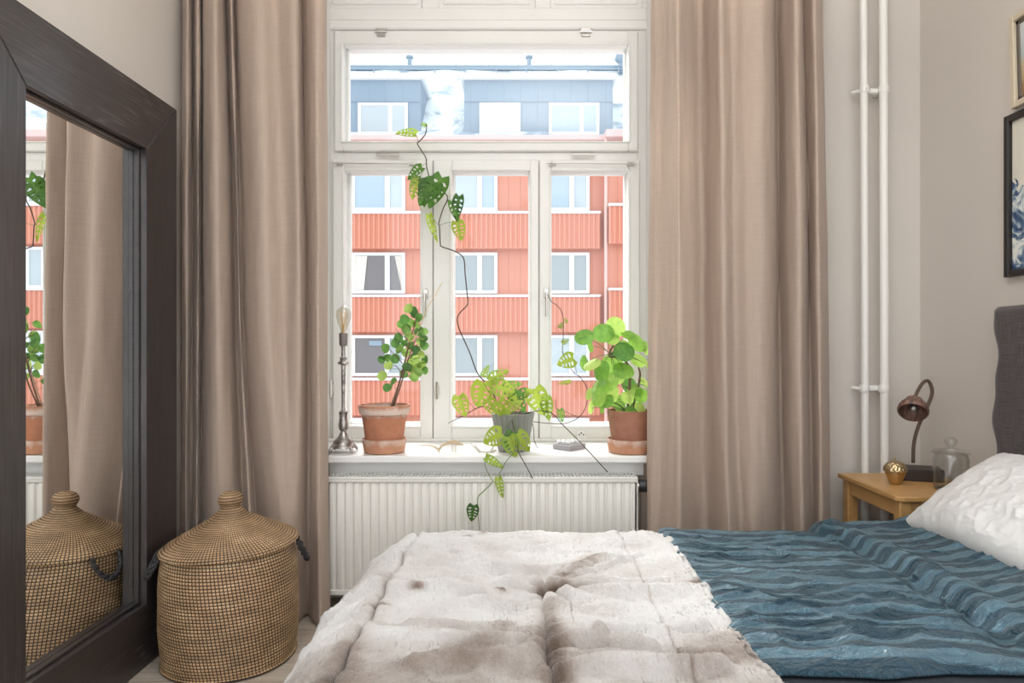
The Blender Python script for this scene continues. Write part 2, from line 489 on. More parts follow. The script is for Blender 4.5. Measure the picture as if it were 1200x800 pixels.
M['pane_pale'] = pane('pane_pale', (.42, .48, .52)); M['pane_blue'] = pane('pane_blue', (.36, .45, .54))
M['blind'] = mat('pale_blind', (.55, .62, .68), .7)
M['ext_curtain'] = mat('neighbour_curtain', (.66, .62, .58), .9)
M['ext_grey'] = mat('roof_steel', (.24, .31, .38), .6)
M['asphalt'] = painted('street_snow', (.62, .64, .66), .9, .3, 3)

# ------------------------------------------------------------------ room shell
XL, XR, YW, YB, ZC = -1.34, 1.68, 2.87, -.2, 2.95
NX0, NX1, YN = -.90, .60, 3.20      # niche and window plane
SILL = .612
def struct(name, mb, m, **k): return mb.build(name, m, None, kind='structure', **k)
struct('floor', MB().box((XL - .3, -2.2, -.12), (XR + .3, YW + .5, 0)), M['floor'])
struct('ceiling', MB().box((XL - .3, .5, ZC), (XR + .3, YW + .5, ZC + .15)), M['white'])
struct('wall_left', MB().box((XL - .3, YB, 0), (XL, YW + .5, ZC)), M['wall'])
struct('wall_right', MB().box((XR, YB, 0), (XR + .3, YW + .5, ZC)), M['wall'])
wb = MB().box((XL, YW, 0), (NX0, YW + .48, ZC)).box((NX1, YW, 0), (XR, YW + .48, ZC))
wb.box((NX0, YW, 0), (NX1, YW + .48, SILL - .05)).box((NX0, YW, 2.86), (NX1, YW + .48, ZC))
struct('wall_window', wb, M['wall'])
struct('baseboard_window', MB().box((XL, YW - .018, 0), (XR - .02, YW, .13), .004), M['white'])
struct('baseboard_right', MB().box((XR - .018, YB, 0), (XR, YW - .02, .13), .004), M['white'])
struct('baseboard_left', MB().box((XL, YB, 0), (XL + .018, YW - .02, .13), .004), M['white'])
# panelled header above the window, niche jambs
hd = MB().box((NX0, YN + .0, 2.53), (NX1, YN + .14, 2.86))
hd.box((NX0, YN - .02, 2.53), (NX1, YN, 2.575), .006)
z0, z1 = 2.632, 2.86
xs = [(385 - 610) * .004, (495 - 610) * .004, (515 - 610) * .004, (627 - 610) * .004, (645 - 610) * .004, (752 - 610) * .004]
hd.box((NX0, YN - .012, 2.575), (NX1, YN, z0), .003)
for a, b in ((NX0, xs[0]), (xs[1], xs[2]), (xs[3], xs[4]), (xs[5], NX1)):
    if b - a > .004: hd.box((a, YN - .012, z0 + .0002), (b, YN, z1), .003)
for a, b in ((xs[0], xs[1]), (xs[2], xs[3]), (xs[4], xs[5])):
    hd.box((a + .02, YN - .006, z0 + .02), (b - .02, YN, z1), .004)
struct('trim_1', hd, M['white'])
jb = MB().box((NX0, YW, SILL), (NX0 + .012, YN, 2.86)).box((NX1 - .012, YW, SILL), (NX1, YN, 2.86))
struct('trim_2', jb, M['white'])

# ------------------------------------------------------------------ window (frame, three casements and a top light)
W = empty('window_1', (-.15, YN, SILL), None, None); W['kind'] = 'structure'
X = lambda px: (px - 610) * .004
Z = lambda py: CZ + (405 - py) * .004
def ring(mb, px0, py0, px1, py1, t, y0, y1, bev=.004):
    a, b = X(px0), X(px1); c, d = Z(py1), Z(py0)
    tl, tt, tr_, tb = t
    mb.box((a, y0, c), (a + tl, y1, d), bev).box((b - tr_, y0, c), (b, y1, d), bev)
    mb.box((a + tl - .001, y0 + .0005, d - tt), (b - tr_ + .001, y1, d - .0003), bev).box((a + tl - .001, y0 + .0005, c + .0003), (b - tr_ + .001, y1, c + tb), bev)
fr = MB()
ring(fr, 386, 34, 759, 525, (.05, .06, .05, .035), YN - .005, YN + .14)
fr.box((X(394), YN - .001, Z(196)), (X(750), YN + .14, Z(178)), .004)            # transom
fr.box((X(500), YN + .002, Z(518)), (X(514), YN + .14, Z(194)), .004)             # post
fr.box((X(627), YN + .002, Z(518)), (X(637), YN + .14, Z(194)), .004)
fr.build('window_frame', M['white'], W)
def sash(px0, py0, px1, py1, g0, gy0, g1, gy1, name):
    s = MB(); t = ((g0 - px0) * .004, (gy0 - py0) * .004, (px1 - g1) * .004, (py1 - gy1) * .004)
    ring(s, px0, py0, px1, py1, t, YN - .022, YN + .03, .005)
    ring(s, g0 - 2.5, gy0 - 2.5, g1 + 2.5, gy1 + 2.5, (.008,) * 4, YN - .028, YN, .003)          # glazing bead
    ring(s, g0 - 3, gy0 - 3 - (405 - gy0) * .018, g1 + 3, gy1 + 3, (.017,) * 4, YN + .07, YN + .11, .003)       # outer sash
    o = s.build('sash', M['white'], W)
    g = MB().box((X(g0), YN + .004, Z(gy1)), (X(g1), YN + .008, Z(gy0)))
    g.box((X(g0), YN + .09, Z(gy1)), (X(g1), YN + .094, Z(gy0)))
    g.build('pane', M['window_glass'], o)
    return o
top = sash(393, 38, 747, 178.5, 403, 54.5, 735.5, 166.5, 'top')
left = sash(391, 188, 507.5, 516, 405, 202, 493, 498, 'left')
mid = sash(508.5, 188, 631, 516, 530, 202, 620.5, 498, 'mid')
right = sash(632, 188, 749, 516, 646, 202, 735.5, 498, 'right')
for px in (448, 686):
    h = MB().box((X(px - 6), YN - .031, Z(39)), (X(px + 6), YN - .018, Z(36)), .002)
    h.tube([(X(px - 7), YN - .034, Z(40.5)), (X(px + 7), YN - .034, Z(40.5))], .006, 10)
    h.box((X(px - 5), YN - .030, Z(46)), (X(px + 5), YN - .02, Z(43)), .003)
    h.build('hinge', M['metal'], W)
for px in (456, 683):
    MB().tube([(X(px - 13), YN - .03, Z(183)), (X(px), YN - .03, Z(183)), (X(px + 13), YN - .03, Z(183))], .0075, 10).build('hinge', M['metal'], W)
for a, b, o in ((393, 492, left), (640, 745, right)):
    r = MB().tube([(X(a), YN - .042, Z(194)), (X(b), YN - .042, Z(195))], .0028, 8)
    for q in (a + 7, b - 7):
        r.box((X(q - 4), YN - .036, Z(196)), (X(q + 4), YN - .02, Z(192)), .002); r.sphere((X(q), YN - .044, Z(194)), .006, 10)
    r.build('stay_rod', M['metal'], o)
for a, z, o in ((499.5, 345, left), (640, 344, right), (513, 457, mid), (390, 455, left), (503, 220, left)):
    r = MB().box((X(a - 3), YN - .028, Z(z + 6)), (X(a + 3), YN - .02, Z(z - 6)), .003)
    if z < 350 and z > 300:
        r.tube([(X(a), YN - .024, Z(z)), (X(a), YN - .05, Z(z)), (X(a), YN - .052, Z(z + 8)), (X(a), YN - .046, Z(z + 27))], [.006, .006, .006, .005], 10)
    else:
        r.tube([(X(a), YN - .030, Z(z - 10)), (X(a), YN - .030, Z(z + 10))], .006, 8)
    r.build('handle' if 300 < z < 350 else 'latch', M['metal'] if z > 300 else M['white'], o)
sl = MB().box((NX0, YW, SILL - .045), (NX1, YN + .01, SILL))
sl.box((-.792, 2.742, SILL - .030), (.512, YW + .001, SILL), .006)
sl.box((-.787, 2.806, .522), (.507, YW, SILL - .029), .003)
struct('trim_3', sl, M['sill'])
struct('trim_4', MB().box((NX0, YN - .05, SILL), (NX1, YN - .005, SILL + .012), .004), M['white'])

# ------------------------------------------------------------------ pipes
pr = empty('heating_pipe', (1.42, 2.80, 0), 'left one of two white heating pipes beside the right curtain', 'pipe', 'white heating pipes in the corner')
MB().tube([(1.414, 2.80, 0), (1.412, 2.80, 1.2), (1.404, 2.80, ZC)], .0145, 16).build('tube', M['pipe'], pr, smooth=60)
for z in (CZ - (455 - 405) * .0035, CZ + (405 - 105) * .0035):
    MB().tube([(1.38, 2.84, z), (1.413, 2.80 - .017, z - .004), (1.425, 2.80, z)], .009, 8).lathe([(.0165, -.016), (.0185, -.010), (.0185, .010), (.0165, .016)], (1.41, 2.80, z), 16).build('bracket', M['pipe'], pr, smooth=60)
pr2 = empty('heating_pipe', (1.49, 2.80, 0), 'right one of two white heating pipes, nearer the room corner', 'pipe', 'white heating pipes in the corner')
MB().tube([(1.495, 2.80, 0), (1.492, 2.80, 1.2), (1.486, 2.80, ZC)], .0165, 16).build('tube', M['pipe'], pr2, smooth=60)
for z in (CZ - (455 - 405) * .0035, CZ + (405 - 105) * .0035):
    MB().box((1.43, 2.81, z - .011), (1.478, 2.835, z + .011), .004).lathe([(.0185, -.016), (.0205, -.010), (.0205, .010), (.0185, .016)], (1.49, 2.80, z), 16).box((1.48, 2.82, z - .01), (1.5, YW, z + .01), .002).build('bracket', M['pipe'], pr2, smooth=40)
tag(pr, None, None)
del pr['group'], pr2['group']

# ------------------------------------------------------------------ radiator
rx0, rx1, ry0, ry1, rz0, rz1 = -.765, .463, 2.69, 2.80, .07, .533
R_ = empty('radiator', ((rx0 + rx1) / 2, 2.75, 0), 'white ribbed panel radiator under the window sill', 'radiator')
xs = np.linspace(rx0 + .012, rx1 - .012, 36 * 12 + 1)
ph = np.mod((xs - rx0) / .0334, 1)
prof = -.009 * (sstep(.08, .25, ph) - sstep(.75, .92, ph))
zz = np.array([rz0 + .02, rz0 + .045, rz1 - .034, rz1 - .016])
amp = np.array([0, 1, 1, 0.])
G = np.stack([np.tile(xs[:, None], (1, 4)), ry0 + .012 + prof[:, None] * amp[None], np.tile(zz, (len(xs), 1))], -1)
MB().grid(G).build('front_panel', M['radiator'], R_, smooth=True)
b = MB().box((rx0 + .004, ry0 + .002, rz1 - .018), (rx1 - .004, ry0 + .014, rz1 - .001), .003)
b.box((rx0 + .004, ry0 + .003, rz0), (rx1 - .004, ry0 + .014, rz0 + .021), .003)
b.box((rx0 + .01, ry1 - .02, rz0 + .01), (rx1 - .01, ry1 - .008, rz1 - .02), .003)
b.box((rx0 + .01, ry0 + .013, rz0 + .01), (rx0 + .02, ry1 - .02, rz1 - .02)).box((rx1 - .02, ry0 + .013, rz0 + .01), (rx1 - .01, ry1 - .02, rz1 - .02))
for q in (rx0 + .2, rx1 - .2): b.box((q - .02, ry1 - .01, .25), (q + .02, YW - .001, .45), .002).box((q - .02, ry0 + .05, 0), (q + .02, ry1 - .04, rz0 + .02), .002)
b.build('body', M['radiator'], R_)
for xx in (rx0, rx1 - .004): MB().box((xx, ry0, rz0), (xx + .004, ry1, rz1), .001).build('side_panel', M['radiator'], R_)
g = MB().box((rx0, ry0, rz1 - .004), (rx1, ry0 + .014, rz1 + .004), .002).box((rx0, ry1 - .014, rz1 - .004), (rx1, ry1, rz1 + .004), .002)
g.box((rx0, (ry0 + ry1) / 2 - .004, rz1 - .002), (rx1, (ry0 + ry1) / 2 + .004, rz1 + .003))
nb = 80
for i in range(nb + 1):
    q = rx0 + .002 + (rx1 - rx0 - .01) * i / nb; g.box((q, ry0 + .01, rz1 - .001), (q + .0085, ry1 - .01, rz1 + .003))
g.build('top_grille', M['white'], R_)
v_ = MB().lathe([(.006, -.012), (.0235, -.010), (.026, 0), (.026, .034), (.022, .044), (.004, .046)], (rx1 + .022, 2.735, CZ - (569 - 405) * 2.73 / F), 24, rfun=lambda r, a, z: r * (1 + .03 * np.cos(a * 12)), axis=(1, 0, 0))
v_.build('thermostat_head', M['black'], R_, smooth=40)
v2 = MB().tube([(rx1 - .01, 2.735, CZ - .56), (rx1 + .02, 2.735, CZ - .56)], .012, 12).tube([(rx1 + .016, 2.735, CZ - .56), (rx1 + .016, 2.75, CZ - .60), (rx1 + .016, 2.76, 0)], .0075, 12)
v2.build('valve_pipe', M['metal'], R_, smooth=40)

# ------------------------------------------------------------------ mirror
MX, MG = -1.232, -1.272
y0, y1, s_ = 1.505, 2.446, .196
MR = empty('leaning_mirror', ((MX + XL) / 2, (y0 + y1) / 2, 0), 'tall wall mirror in a wide black-brown wooden frame standing left of the basket', 'mirror')
H = 1.90
def bar(poly, tint, name):               # poly in (y, z), outer part x MX..back, bevelled edges
    mb = MB(); n_ = len(poly); c = np.mean(poly, 0)
    e = .003
    inn = [np.array(p) + (c - p) / np.linalg.norm(c - p) * e * 1.3 for p in map(np.array, poly)]
    rings = [[(MX, *p) for p in inn], [(MX - e, *p) for p in poly], [(XL + .022, *p) for p in poly]]
    v = [q for r in rings for q in r]
    f = [tuple(range(n_))] + [(k * n_ + i, k * n_ + (i + 1) % n_, (k + 1) * n_ + (i + 1) % n_, (k + 1) * n_ + i) for k in (0, 1) for i in range(n_)] + [tuple(2 * n_ + i for i in range(n_))[::-1]]
    return mb.add(v, f, tint).build(name, M['dark_wood'], MR)
i0, i1, b0, t0 = y0 + s_, y1 - s_, .205, H - s_
g_ = .0007
bar([(y0, 0), (i0, b0), (i0, t0), (y0, H)], 1, 'stile')
bar([(y1, 0), (y1, H), (i1, t0), (i1, b0)], 1, 'stile')
bar([(y0, H), (i0, t0), (i1, t0), (y1, H)], 0, 'rail')
bar([(y0, 0), (y1, 0), (i1, b0), (i0, b0)], 0, 'rail')
MB().box((XL + .03, i0, b0), (MG, i1, t0)).build('mirror_glass', M['mirror'], MR)
l = MB()
for a, b in (((i0, b0), (i0 + .008, t0)), ((i1 - .008, b0), (i1, t0)), ((i0, b0), (i1, b0 + .008)), ((i0, t0 - .008), (i1, t0))):
    l.box((MG, *a), (MG + .018, *b), .002)
l.build('inner_lip', M['dark_wood'], MR)

# ------------------------------------------------------------------ curtains
def curtain(levels, name, label, seed):
    zs = np.array([l[0] for l in levels])
    K = 9
    cur = []
    for z, pts in levels:
        p = np.array([((px - 610) * d / F, d) for px, d in pts]); cur.append(catmull(p, K))
    cur = np.array(cur)                              # level, u, 2
    zt = np.linspace(.006, 2.78, 150)
    nu = cur.shape[1]; G = np.zeros((nu, len(zt), 3))
    for j, z in enumerate(zt):
        # piecewise smooth interpolation between levels
        k = min(max(np.searchsorted(zs, z) - 1, 0), len(zs) - 2)
        t = (z - zs[k]) / (zs[k + 1] - zs[k]); t = t * t * (3 - 2 * t) * .5 + t * .5
        t = np.clip(t, 0, 1)
        xy = cur[k] * (1 - t) + cur[k + 1] * t
        G[:, j, :2] = xy; G[:, j, 2] = z
    u = np.linspace(0, 1, nu)[:, None] * np.ones(len(zt)); zz = np.tile(zt, (nu, 1))
    Nn = gnormal(G)
    d = .016 * fbm(u * 14, zz * 1.3, seed) + .008 * fbm(u * 30, zz * 3.0, seed + 5)
    G += Nn * d[..., None]
    seglen = np.linalg.norm(np.diff(G[:, 0], axis=0), axis=1); L = np.concatenate([[0], np.cumsum(seglen)])
    uv = np.stack([np.tile(L[:, None], (1, len(zt))), zz], -1)
    o = MB().grid(G, uv=uv).build(name, M['curtain'], None, smooth=True, fix=False, label=label, cat='curtain')
    return o
Lt = [(213, 2.70), (220, 2.60), (226, 2.70), (232, 2.62), (237, 2.73), (240, 2.62), (250, 2.57), (259, 2.63), (262, 2.73), (268, 2.62), (273, 2.71), (282, 2.60), (300, 2.56), (322, 2.60), (345, 2.58), (351, 2.72), (357, 2.62), (368, 2.57), (378, 2.60), (383, 2.70)]
Lm = [(211, 2.70), (218, 2.60), (225, 2.70), (232, 2.60), (237, 2.72), (242, 2.60), (254, 2.55), (268, 2.62), (276, 2.72), (280, 2.62), (284, 2.70), (294, 2.58), (312, 2.54), (332, 2.60), (352, 2.56), (361, 2.70), (366, 2.60), (373, 2.56), (380, 2.60), (384, 2.68)]
Lb = [(211, 2.66), (217, 2.57), (224, 2.66), (230, 2.58), (236, 2.68), (243, 2.59), (258, 2.585), (275, 2.60), (290, 2.67), (298, 2.56), (306, 2.65), (318, 2.59), (334, 2.545), (344, 2.54), (352, 2.61), (362, 2.66), (368, 2.58), (374, 2.55), (380, 2.58), (387, 2.66)]
lc = curtain([(0, Lb), (1.25, Lm), (2.78, Lt)], 'curtain', 'beige linen curtain left of the window, behind the seagrass basket', 3)
Rt = [(763, 2.70), (769, 2.67), (778, 2.64), (788, 2.585), (795, 2.555), (804, 2.63), (813, 2.71), (822, 2.72), (832, 2.64), (843, 2.58), (855, 2.62), (872, 2.58), (892, 2.56), (905, 2.62), (909, 2.73), (918, 2.66), (932, 2.58), (940, 2.70), (953, 2.62), (962, 2.72)]
Rm = [(759, 2.70), (766, 2.67), (777, 2.64), (789, 2.585), (797, 2.555), (807, 2.63), (817, 2.71), (826, 2.72), (836, 2.64), (848, 2.58), (860, 2.62), (876, 2.58), (893, 2.56), (905, 2.60), (913, 2.73), (926, 2.62), (940, 2.58), (948, 2.71), (960, 2.62), (971, 2.72)]
Rb = [(758, 2.69), (765, 2.665), (776, 2.64), (789, 2.59), (798, 2.56), (808, 2.63), (818, 2.70), (829, 2.71), (842, 2.64), (856, 2.57), (870, 2.61), (884, 2.57), (897, 2.60), (909, 2.63), (919, 2.71), (932, 2.61), (944, 2.57), (953, 2.69), (964, 2.61), (975, 2.71)]
rc = curtain([(0, Rb), (1.25, Rm), (2.78, Rt)], 'curtain', 'beige linen curtain right of the window, beside the white pipes', 21)
for o in (lc, rc):
    s = o.modifiers.new('thickness', 'SOLIDIFY'); s.thickness = .0012
# curtain rail just above the picture, holding both curtains
cr_ = empty('curtain_rail', (0, 2.66, 2.79), 'white curtain rail running above both beige curtains', 'curtain rail')
MB().tube([(XL + .03, 2.66, 2.80), (1.35, 2.66, 2.80)], .013, 12).build('rod', M['white'], cr_, smooth=60)
for q in (-1.1, 0, 1.25): MB().box((q - .012, 2.66, 2.79), (q + .012, YW, 2.81), .002).build('bracket', M['white'], cr_)

# ------------------------------------------------------------------ seagrass basket
bx, by = -.99, 2.33
BK = empty('laundry_basket', (bx, by, 0), 'tall woven seagrass basket with a pointed lid standing before the left curtain', 'basket')
def coil(pts, coil_r, name, parent, lean=0, c=(bx, by), wob=.002, seg=300, seed=1):
    """lathe of coiled rows following a profile; uv.y counts the rows"""
    p = catmull(np.array(pts, float), 24); L = np.concatenate([[0], np.cumsum(np.linalg.norm(np.diff(p, axis=0), axis=1))])
    rows = max(2, int(round(L[-1] / (coil_r * 2)))); k = 8
    t = np.linspace(0, rows, rows * k + 1); q = np.stack([np.interp(t / rows * L[-1], L, p[:, i]) for i in (0, 1)], 1)
    T = np.gradient(q, axis=0); T /= np.linalg.norm(T, axis=1)[:, None] + 1e-9; Nn = np.stack([T[:, 1], -T[:, 0]], 1)
    bulge = np.sqrt(np.clip(1 - (2 * np.mod(t, 1) - 1) ** 2, 0, 1)); bulge[-1] = 0
    q = q + Nn * (bulge * coil_r * .55)[:, None]
    a = np.arange(seg + 1) / seg * 2 * PI
    A, T2 = np.meshgrid(a, t, indexing='ij')
    R = q[:, 0][None] + 0 * A; Zz = q[:, 1][None] + 0 * A
    nz = fbm(np.cos(A) * 1.5 + 5, np.sin(A) * 1.5 + Zz * 6 + 5, seed) * wob * 6 + fbm(np.floor(T2) * 1.7, A * 0 + 2, seed + 3, 1) * wob
    R = R + nz * np.clip(R / .1, 0, 1)
    if lean: Zz = Zz + lean * np.cos(A - .3) * R
    G = np.stack([c[0] + R * np.cos(A), c[1] + R * np.sin(A), Zz], -1)
    uv = np.stack([A / (2 * PI), T2 + .0001], -1)
    return MB().grid(G, uv=uv).build(name, M['weave'], parent, smooth=True, fix=False)
coil([(.01, .006), (.20, .006), (.208, .014), (.214, .06), (.219, .14), (.220, .22), (.217, .30), (.207, .365), (.202, .392)], .0052, 'body', BK)
coil([(.217, .378), (.214, .390), (.16, .420), (.10, .452), (.055, .480), (.034, .500), (.030, .510), (.036, .522), (.038, .533), (.034, .545), (.022, .554), (.004, .557)], .0048, 'lid', BK, lean=.05, seed=9, seg=300)
for x, y, s, ang in ((-1.185, 2.235, -1, .42), (-.79, 2.41, 1, .38)):
    pts = []
    cx_, cy_ = bx, by; d = np.array([x - bx, y - by]); d /= np.linalg.norm(d); tn = np.array([-d[1], d[0]])
    for t in np.linspace(0, PI, 13):
        o = .012 + .034 * math.sin(t); off = .045 * math.cos(t)
        pts.append((bx + d[0] * (.205 + o) + tn[0] * off, by + d[1] * (.205 + o) + tn[1] * off, .372 - .07 * math.sin(t)))
    pts = np.array(pts); pts[:, 0] = np.maximum(pts[:, 0], MX + .012)
    h = MB()
    for k in (0, 1):
        tt = np.linspace(0, 1, 60); q = np.stack([np.interp(tt, np.linspace(0, 1, 13), pts[:, i]) for i in range(3)], 1)
        ph = tt * 28 + k * PI
        q = q + .0045 * np.stack([np.cos(ph) * d[0], np.cos(ph) * d[1], np.sin(ph)], 1)
        h.tube(q, .0062, 8)
    h.build('handle', M['rope'], BK, smooth=True, label='dark braided rope handle')

# ------------------------------------------------------------------ bed
BD = empty('bed', (.52, 1.76, 0), 'bed along the right wall with a charcoal fabric headboard', 'bed')
MB().box((-.40, 1.13, .17), (1.57, 2.27, .413), .03).build('mattress', M['cotton'], BD)
MB().box((.40, 1.12, .20), (1.573, 1.9, .418), .02).build('duvet_shade', mat('painted_duvet_shade', (.022, .028, .036), .8), BD, label='dark layer painted as the shade under the duvet edge')  # shade below the duvet's near edge, painted as a near-black layer
MB().box((-.40, 1.14, .08), (1.57, 2.26, .168), .01).build('bed_base', M['headboard'], BD)
for q in ((-.30, 1.32), (-.30, 2.16), (1.45, 1.32), (1.45, 2.16)):
    MB().lathe([(.022, 0), (.03, .082)], (*q, 0), 16).build('leg', M['birch'], BD)
# headboard: slipcovered slab with a slightly wavy loose edge
ny, nz = 90, 90
yy = np.linspace(1.12, 2.30, ny); zz = np.linspace(.05, 1.19, nz)
ins = []
def hb_side(x, sgn):
    Y_, Z_ = np.meshgrid(yy, zz, indexing='ij')
    yb = Y_ + .010 * np.sin(Z_ * 17) * sstep(2.0, 2.3, Y_) + .006 * np.sin(Z_ * 41) * sstep(2.1, 2.3, Y_)
    edge = np.minimum(np.minimum(Y_ - 1.12, 2.30 - Y_), 1.19 - Z_)
    rr = np.clip(1 - edge / .03, 0, 1)
    x_ = x + sgn * .03 * (1 - np.sqrt(1 - rr * rr * .98)) - sgn * .010 * fbm(Y_ * 5, Z_ * 4, 30)
    zq = Z_ - .004 * np.sin(Y_ * 9)
    return np.stack([x_, yb, zq], -1)
A_ = hb_side(1.585, 1); B_ = hb_side(1.672, -1)
mb = MB().grid(A_).grid(B_[::-1])
def strip(a, b): mb.grid(np.stack([a, b], 1))
strip(A_[-1], B_[-1]); strip(B_[0], A_[0]); strip(B_[:, -1], A_[:, -1]); strip(A_[:, 0], B_[:, 0])
mb.build('headboard', M['headboard'], BD, smooth=60)

# fur throw
def prof_map(t, P_):
    P_ = np.array(P_, float); L = np.concatenate([[0], np.cumsum(np.linalg.norm(np.diff(P_, axis=0), axis=1))])
    c = catmull(P_, 10); Lc = np.concatenate([[0], np.cumsum(np.linalg.norm(np.diff(c, axis=0), axis=1))])
    return np.interp(t * Lc[-1], Lc, c[:, 0]), np.interp(t * Lc[-1], Lc, c[:, 1])
TOP = .440
nu, nv = 520, 420
U, V = np.meshgrid(np.linspace(0, 1, nu), np.linspace(0, 1, nv), indexing='ij')
px_, pz = prof_map(U, [(.475, .428), (.462, .448), (.44, TOP), (.2, TOP), (-.1, TOP), (-.30, .438), (-.40, .412), (-.475, .345), (-.525, .24), (-.56, .10)])
qy, qz = prof_map(V, [(1.03, .20), (1.07, .32), (1.12, .41), (1.20, TOP), (1.5, TOP), (1.9, TOP), (2.2, .436), (2.285, .405), (2.315, .33), (2.325, .22)])
px_ = px_ + .012 * (vn(V * 9, U * 0, 4) - .5) * 2 * (U < .3)
Zt = np.maximum(pz + qz - TOP, .03 + .02 * V)
G = np.stack([px_, qy, Zt], -1)
# pull the drape outward where both sides fall
fall = np.clip(TOP - pz, 0, 1)
G[..., 1] += 0
x, y = G[..., 0].copy(), G[..., 1].copy()
wx = x + .05 * fbm(x * 4, y * 4, 2); wy = y + .05 * fbm(x * 4 + 9, y * 4, 3)
Nn = gnormal(G); Nn *= np.sign(Nn[..., 2:3] + 1e-9)
top_m = sstep(-.56, -.35, x) * .6 + .4
d = .034 * fbm(wx * 3.2, wy * 4.5, 10) + .030 * (ridge(wx * 3.5, wy * 12, 11) ** 2 - .3) * vn(x * 3, y * 3, 12)
d += .018 * (ridge(wx * 6, wy * 22, 13) ** 3) * vn(x * 5 + 3, y * 5, 14)
# tuft: gather at (.065,1.74) with creases running out of it
tx, ty = .065, 1.74; r = np.hypot((x - tx), (y - ty) * 1.0); an = np.arctan2(y - ty, x - tx)
rad = np.cos(an * 9 + 1.5 * np.sin(an * 2) + 2 * vn(an * 1.3 + 8, r * 4, 15))
d += .014 * rad * sstep(.0, .06, r) * np.exp(-r / .20) - .022 * gauss(r, 0, .07)
# creases
def line(xa, ya, xb, yb, w_):
    L = math.hypot(xb - xa, yb - ya); t = ((x - xa) * (xb - xa) + (y - ya) * (yb - ya)) / L ** 2
    tt = np.clip(t, 0, 1); dist = np.hypot(x - xa - tt * (xb - xa), y - ya - tt * (yb - ya))
    return np.exp(-(dist / w_) ** 2)
wob = .02 * fbm(y * 6, x * 0 + 1, 16)
seamA = gauss(x + wob, -.335, .008); seamA2 = gauss(x + wob, -.335, .035)
seamB = gauss(x + wob * 1.5, .06, .010) * (y < 1.76); seamC = gauss(x + wob * .6, .322, .006)
seamD = gauss(y + .02 * fbm(x * 5, y * 0, 17), 1.735, .008) * (x > -.34)
d += -.024 * seamA + .014 * (seamA2 - seamA) - .018 * seamB - .004 * seamC - .006 * seamD
cre = line(.065, 1.745, .25, 1.98, .02); d += .012 * cre
cre2 = line(.08, 1.735, .46, 1.76, .014); d += -.012 * cre2 + .014 * line(.08, 1.70, .46, 1.72, .03)
for (xa, ya, xb, yb, w_, a_) in ((.02, 1.36, .16, 1.40, .02, .018), (.16, 1.40, .26, 1.37, .02, .018), (-.16, 1.42, .0, 1.40, .016, .014),
                                 (.16, 1.46, .40, 1.50, .018, .016), (-.24, 1.48, -.02, 1.47, .015, .012), (.05, 1.28, .38, 1.30, .02, .016),
                                 (-.20, 1.30, .02, 1.33, .02, .016), (-.33, 1.75, -.10, 1.70, .014, .012), (-.3, 1.9, .05, 1.76, .014, .010),
                                 (-.2, 2.02, .05, 1.77, .012, .008), (.35, 2.0, .08, 1.76, .012, .008),
                                 (-.55, 1.60, -.34, 1.73, .014, .014), (-.55, 1.5, -.35, 1.66, .014, .012), (-.53, 1.42, -.34, 1.58, .012, .008), (-.56, 1.8, -.36, 1.80, .02, .012)):
    d += 1.3 * a_ * line(xa, ya, xb, yb, w_ * .8)
d -= .008; far = gauss(y, 2.27, .035); d += .008 * far * (vn(x * 22, y * 3, 18) - .4)
fine = .0035 * (vn(x * 260 + 30 * fbm(x * 5, y * 5, 20), y * 120, 19) - .5) + .006 * fbm(x * 60, y * 60, 22)
d *= 1 - .6 * sstep(.40, .45, x)
G = G + Nn * (d + fine)[..., None]
# fur colour: cream with brown ticking along pelt backs and edges
t = .12 + .55 * fbm(wx * 4, wy * 5, 24) + .25 * fbm(x * 14, y * 18, 26)
t += .62 * line(.065, 1.745, .22, 1.97, .030) * (.15 + 1.2 * vn(x * 24, y * 24, 27)) * (.4 + .6 * vn(x * 60, y * 60, 32)) + 1.0 * line(.07, 1.735, .19, 1.75, .016)
t += .35 * line(.08, 1.735, .46, 1.76, .016) + .6 * line(.40, 1.735, .47, 1.75, .02)
t += .55 * gauss(x + wob * 1.5, .07, .025) * sstep(1.75, 1.5, y) + .42 * sstep(1.50, 1.36, y + .08 * fbm(x * 4, y * 4, 28)) * (.35 + 1.2 * np.clip(fbm(x * 5 + 2, y * 7, 29) + .4, 0, 1))
t += .5 * gauss(np.hypot(x + .09, (y - 1.37) * .9), 0, .06) * (vn(x * 12, y * 14, 31)) + .25 * line(-.30, 1.49, -.04, 1.46, .025)
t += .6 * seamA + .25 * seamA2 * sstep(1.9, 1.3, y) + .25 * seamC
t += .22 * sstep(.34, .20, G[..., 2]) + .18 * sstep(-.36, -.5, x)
for (a, b, rr) in ((-.245, 1.98, .022), (-.235, 1.74, .02), (-.255, 1.70, .02), (-.33, 1.60, .02), (-.05, 1.72, .012), (-.17, 2.2, .02), (-.12, 2.21, .015)):
    t += .7 * np.exp(-((x - a) / rr) ** 2 - ((y - b) / (rr * .45)) ** 2)
t = np.clip(t, 0, 1)
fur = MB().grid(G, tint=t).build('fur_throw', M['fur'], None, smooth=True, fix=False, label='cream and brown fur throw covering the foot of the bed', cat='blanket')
s = fur.modifiers.new('thickness', 'SOLIDIFY'); s.thickness = .008; s.offset = -1

# blue striped duvet
nu, nv = 560, 560
U, V = np.meshgrid(np.linspace(0, 1, nu), np.linspace(0, 1, nv), indexing='ij')
x = .36 + U * (1.46 - .36)
qy, qz = prof_map(V, [(1.36, .419), (1.325, .419), (1.305, .421), (1.312, .434), (1.36, .441), (1.6, .440), (1.9, .440), (2.2, .440), (2.285, .425), (2.312, .36), (2.318, .15)])
y = qy + .02 * fbm(x * 6, qy * 0, 33) * sstep(1.55, 1.30, qy) * 1.6
z = qz.copy()
onbed = sstep(1.30, 1.38, y) * sstep(2.31, 2.24, y)
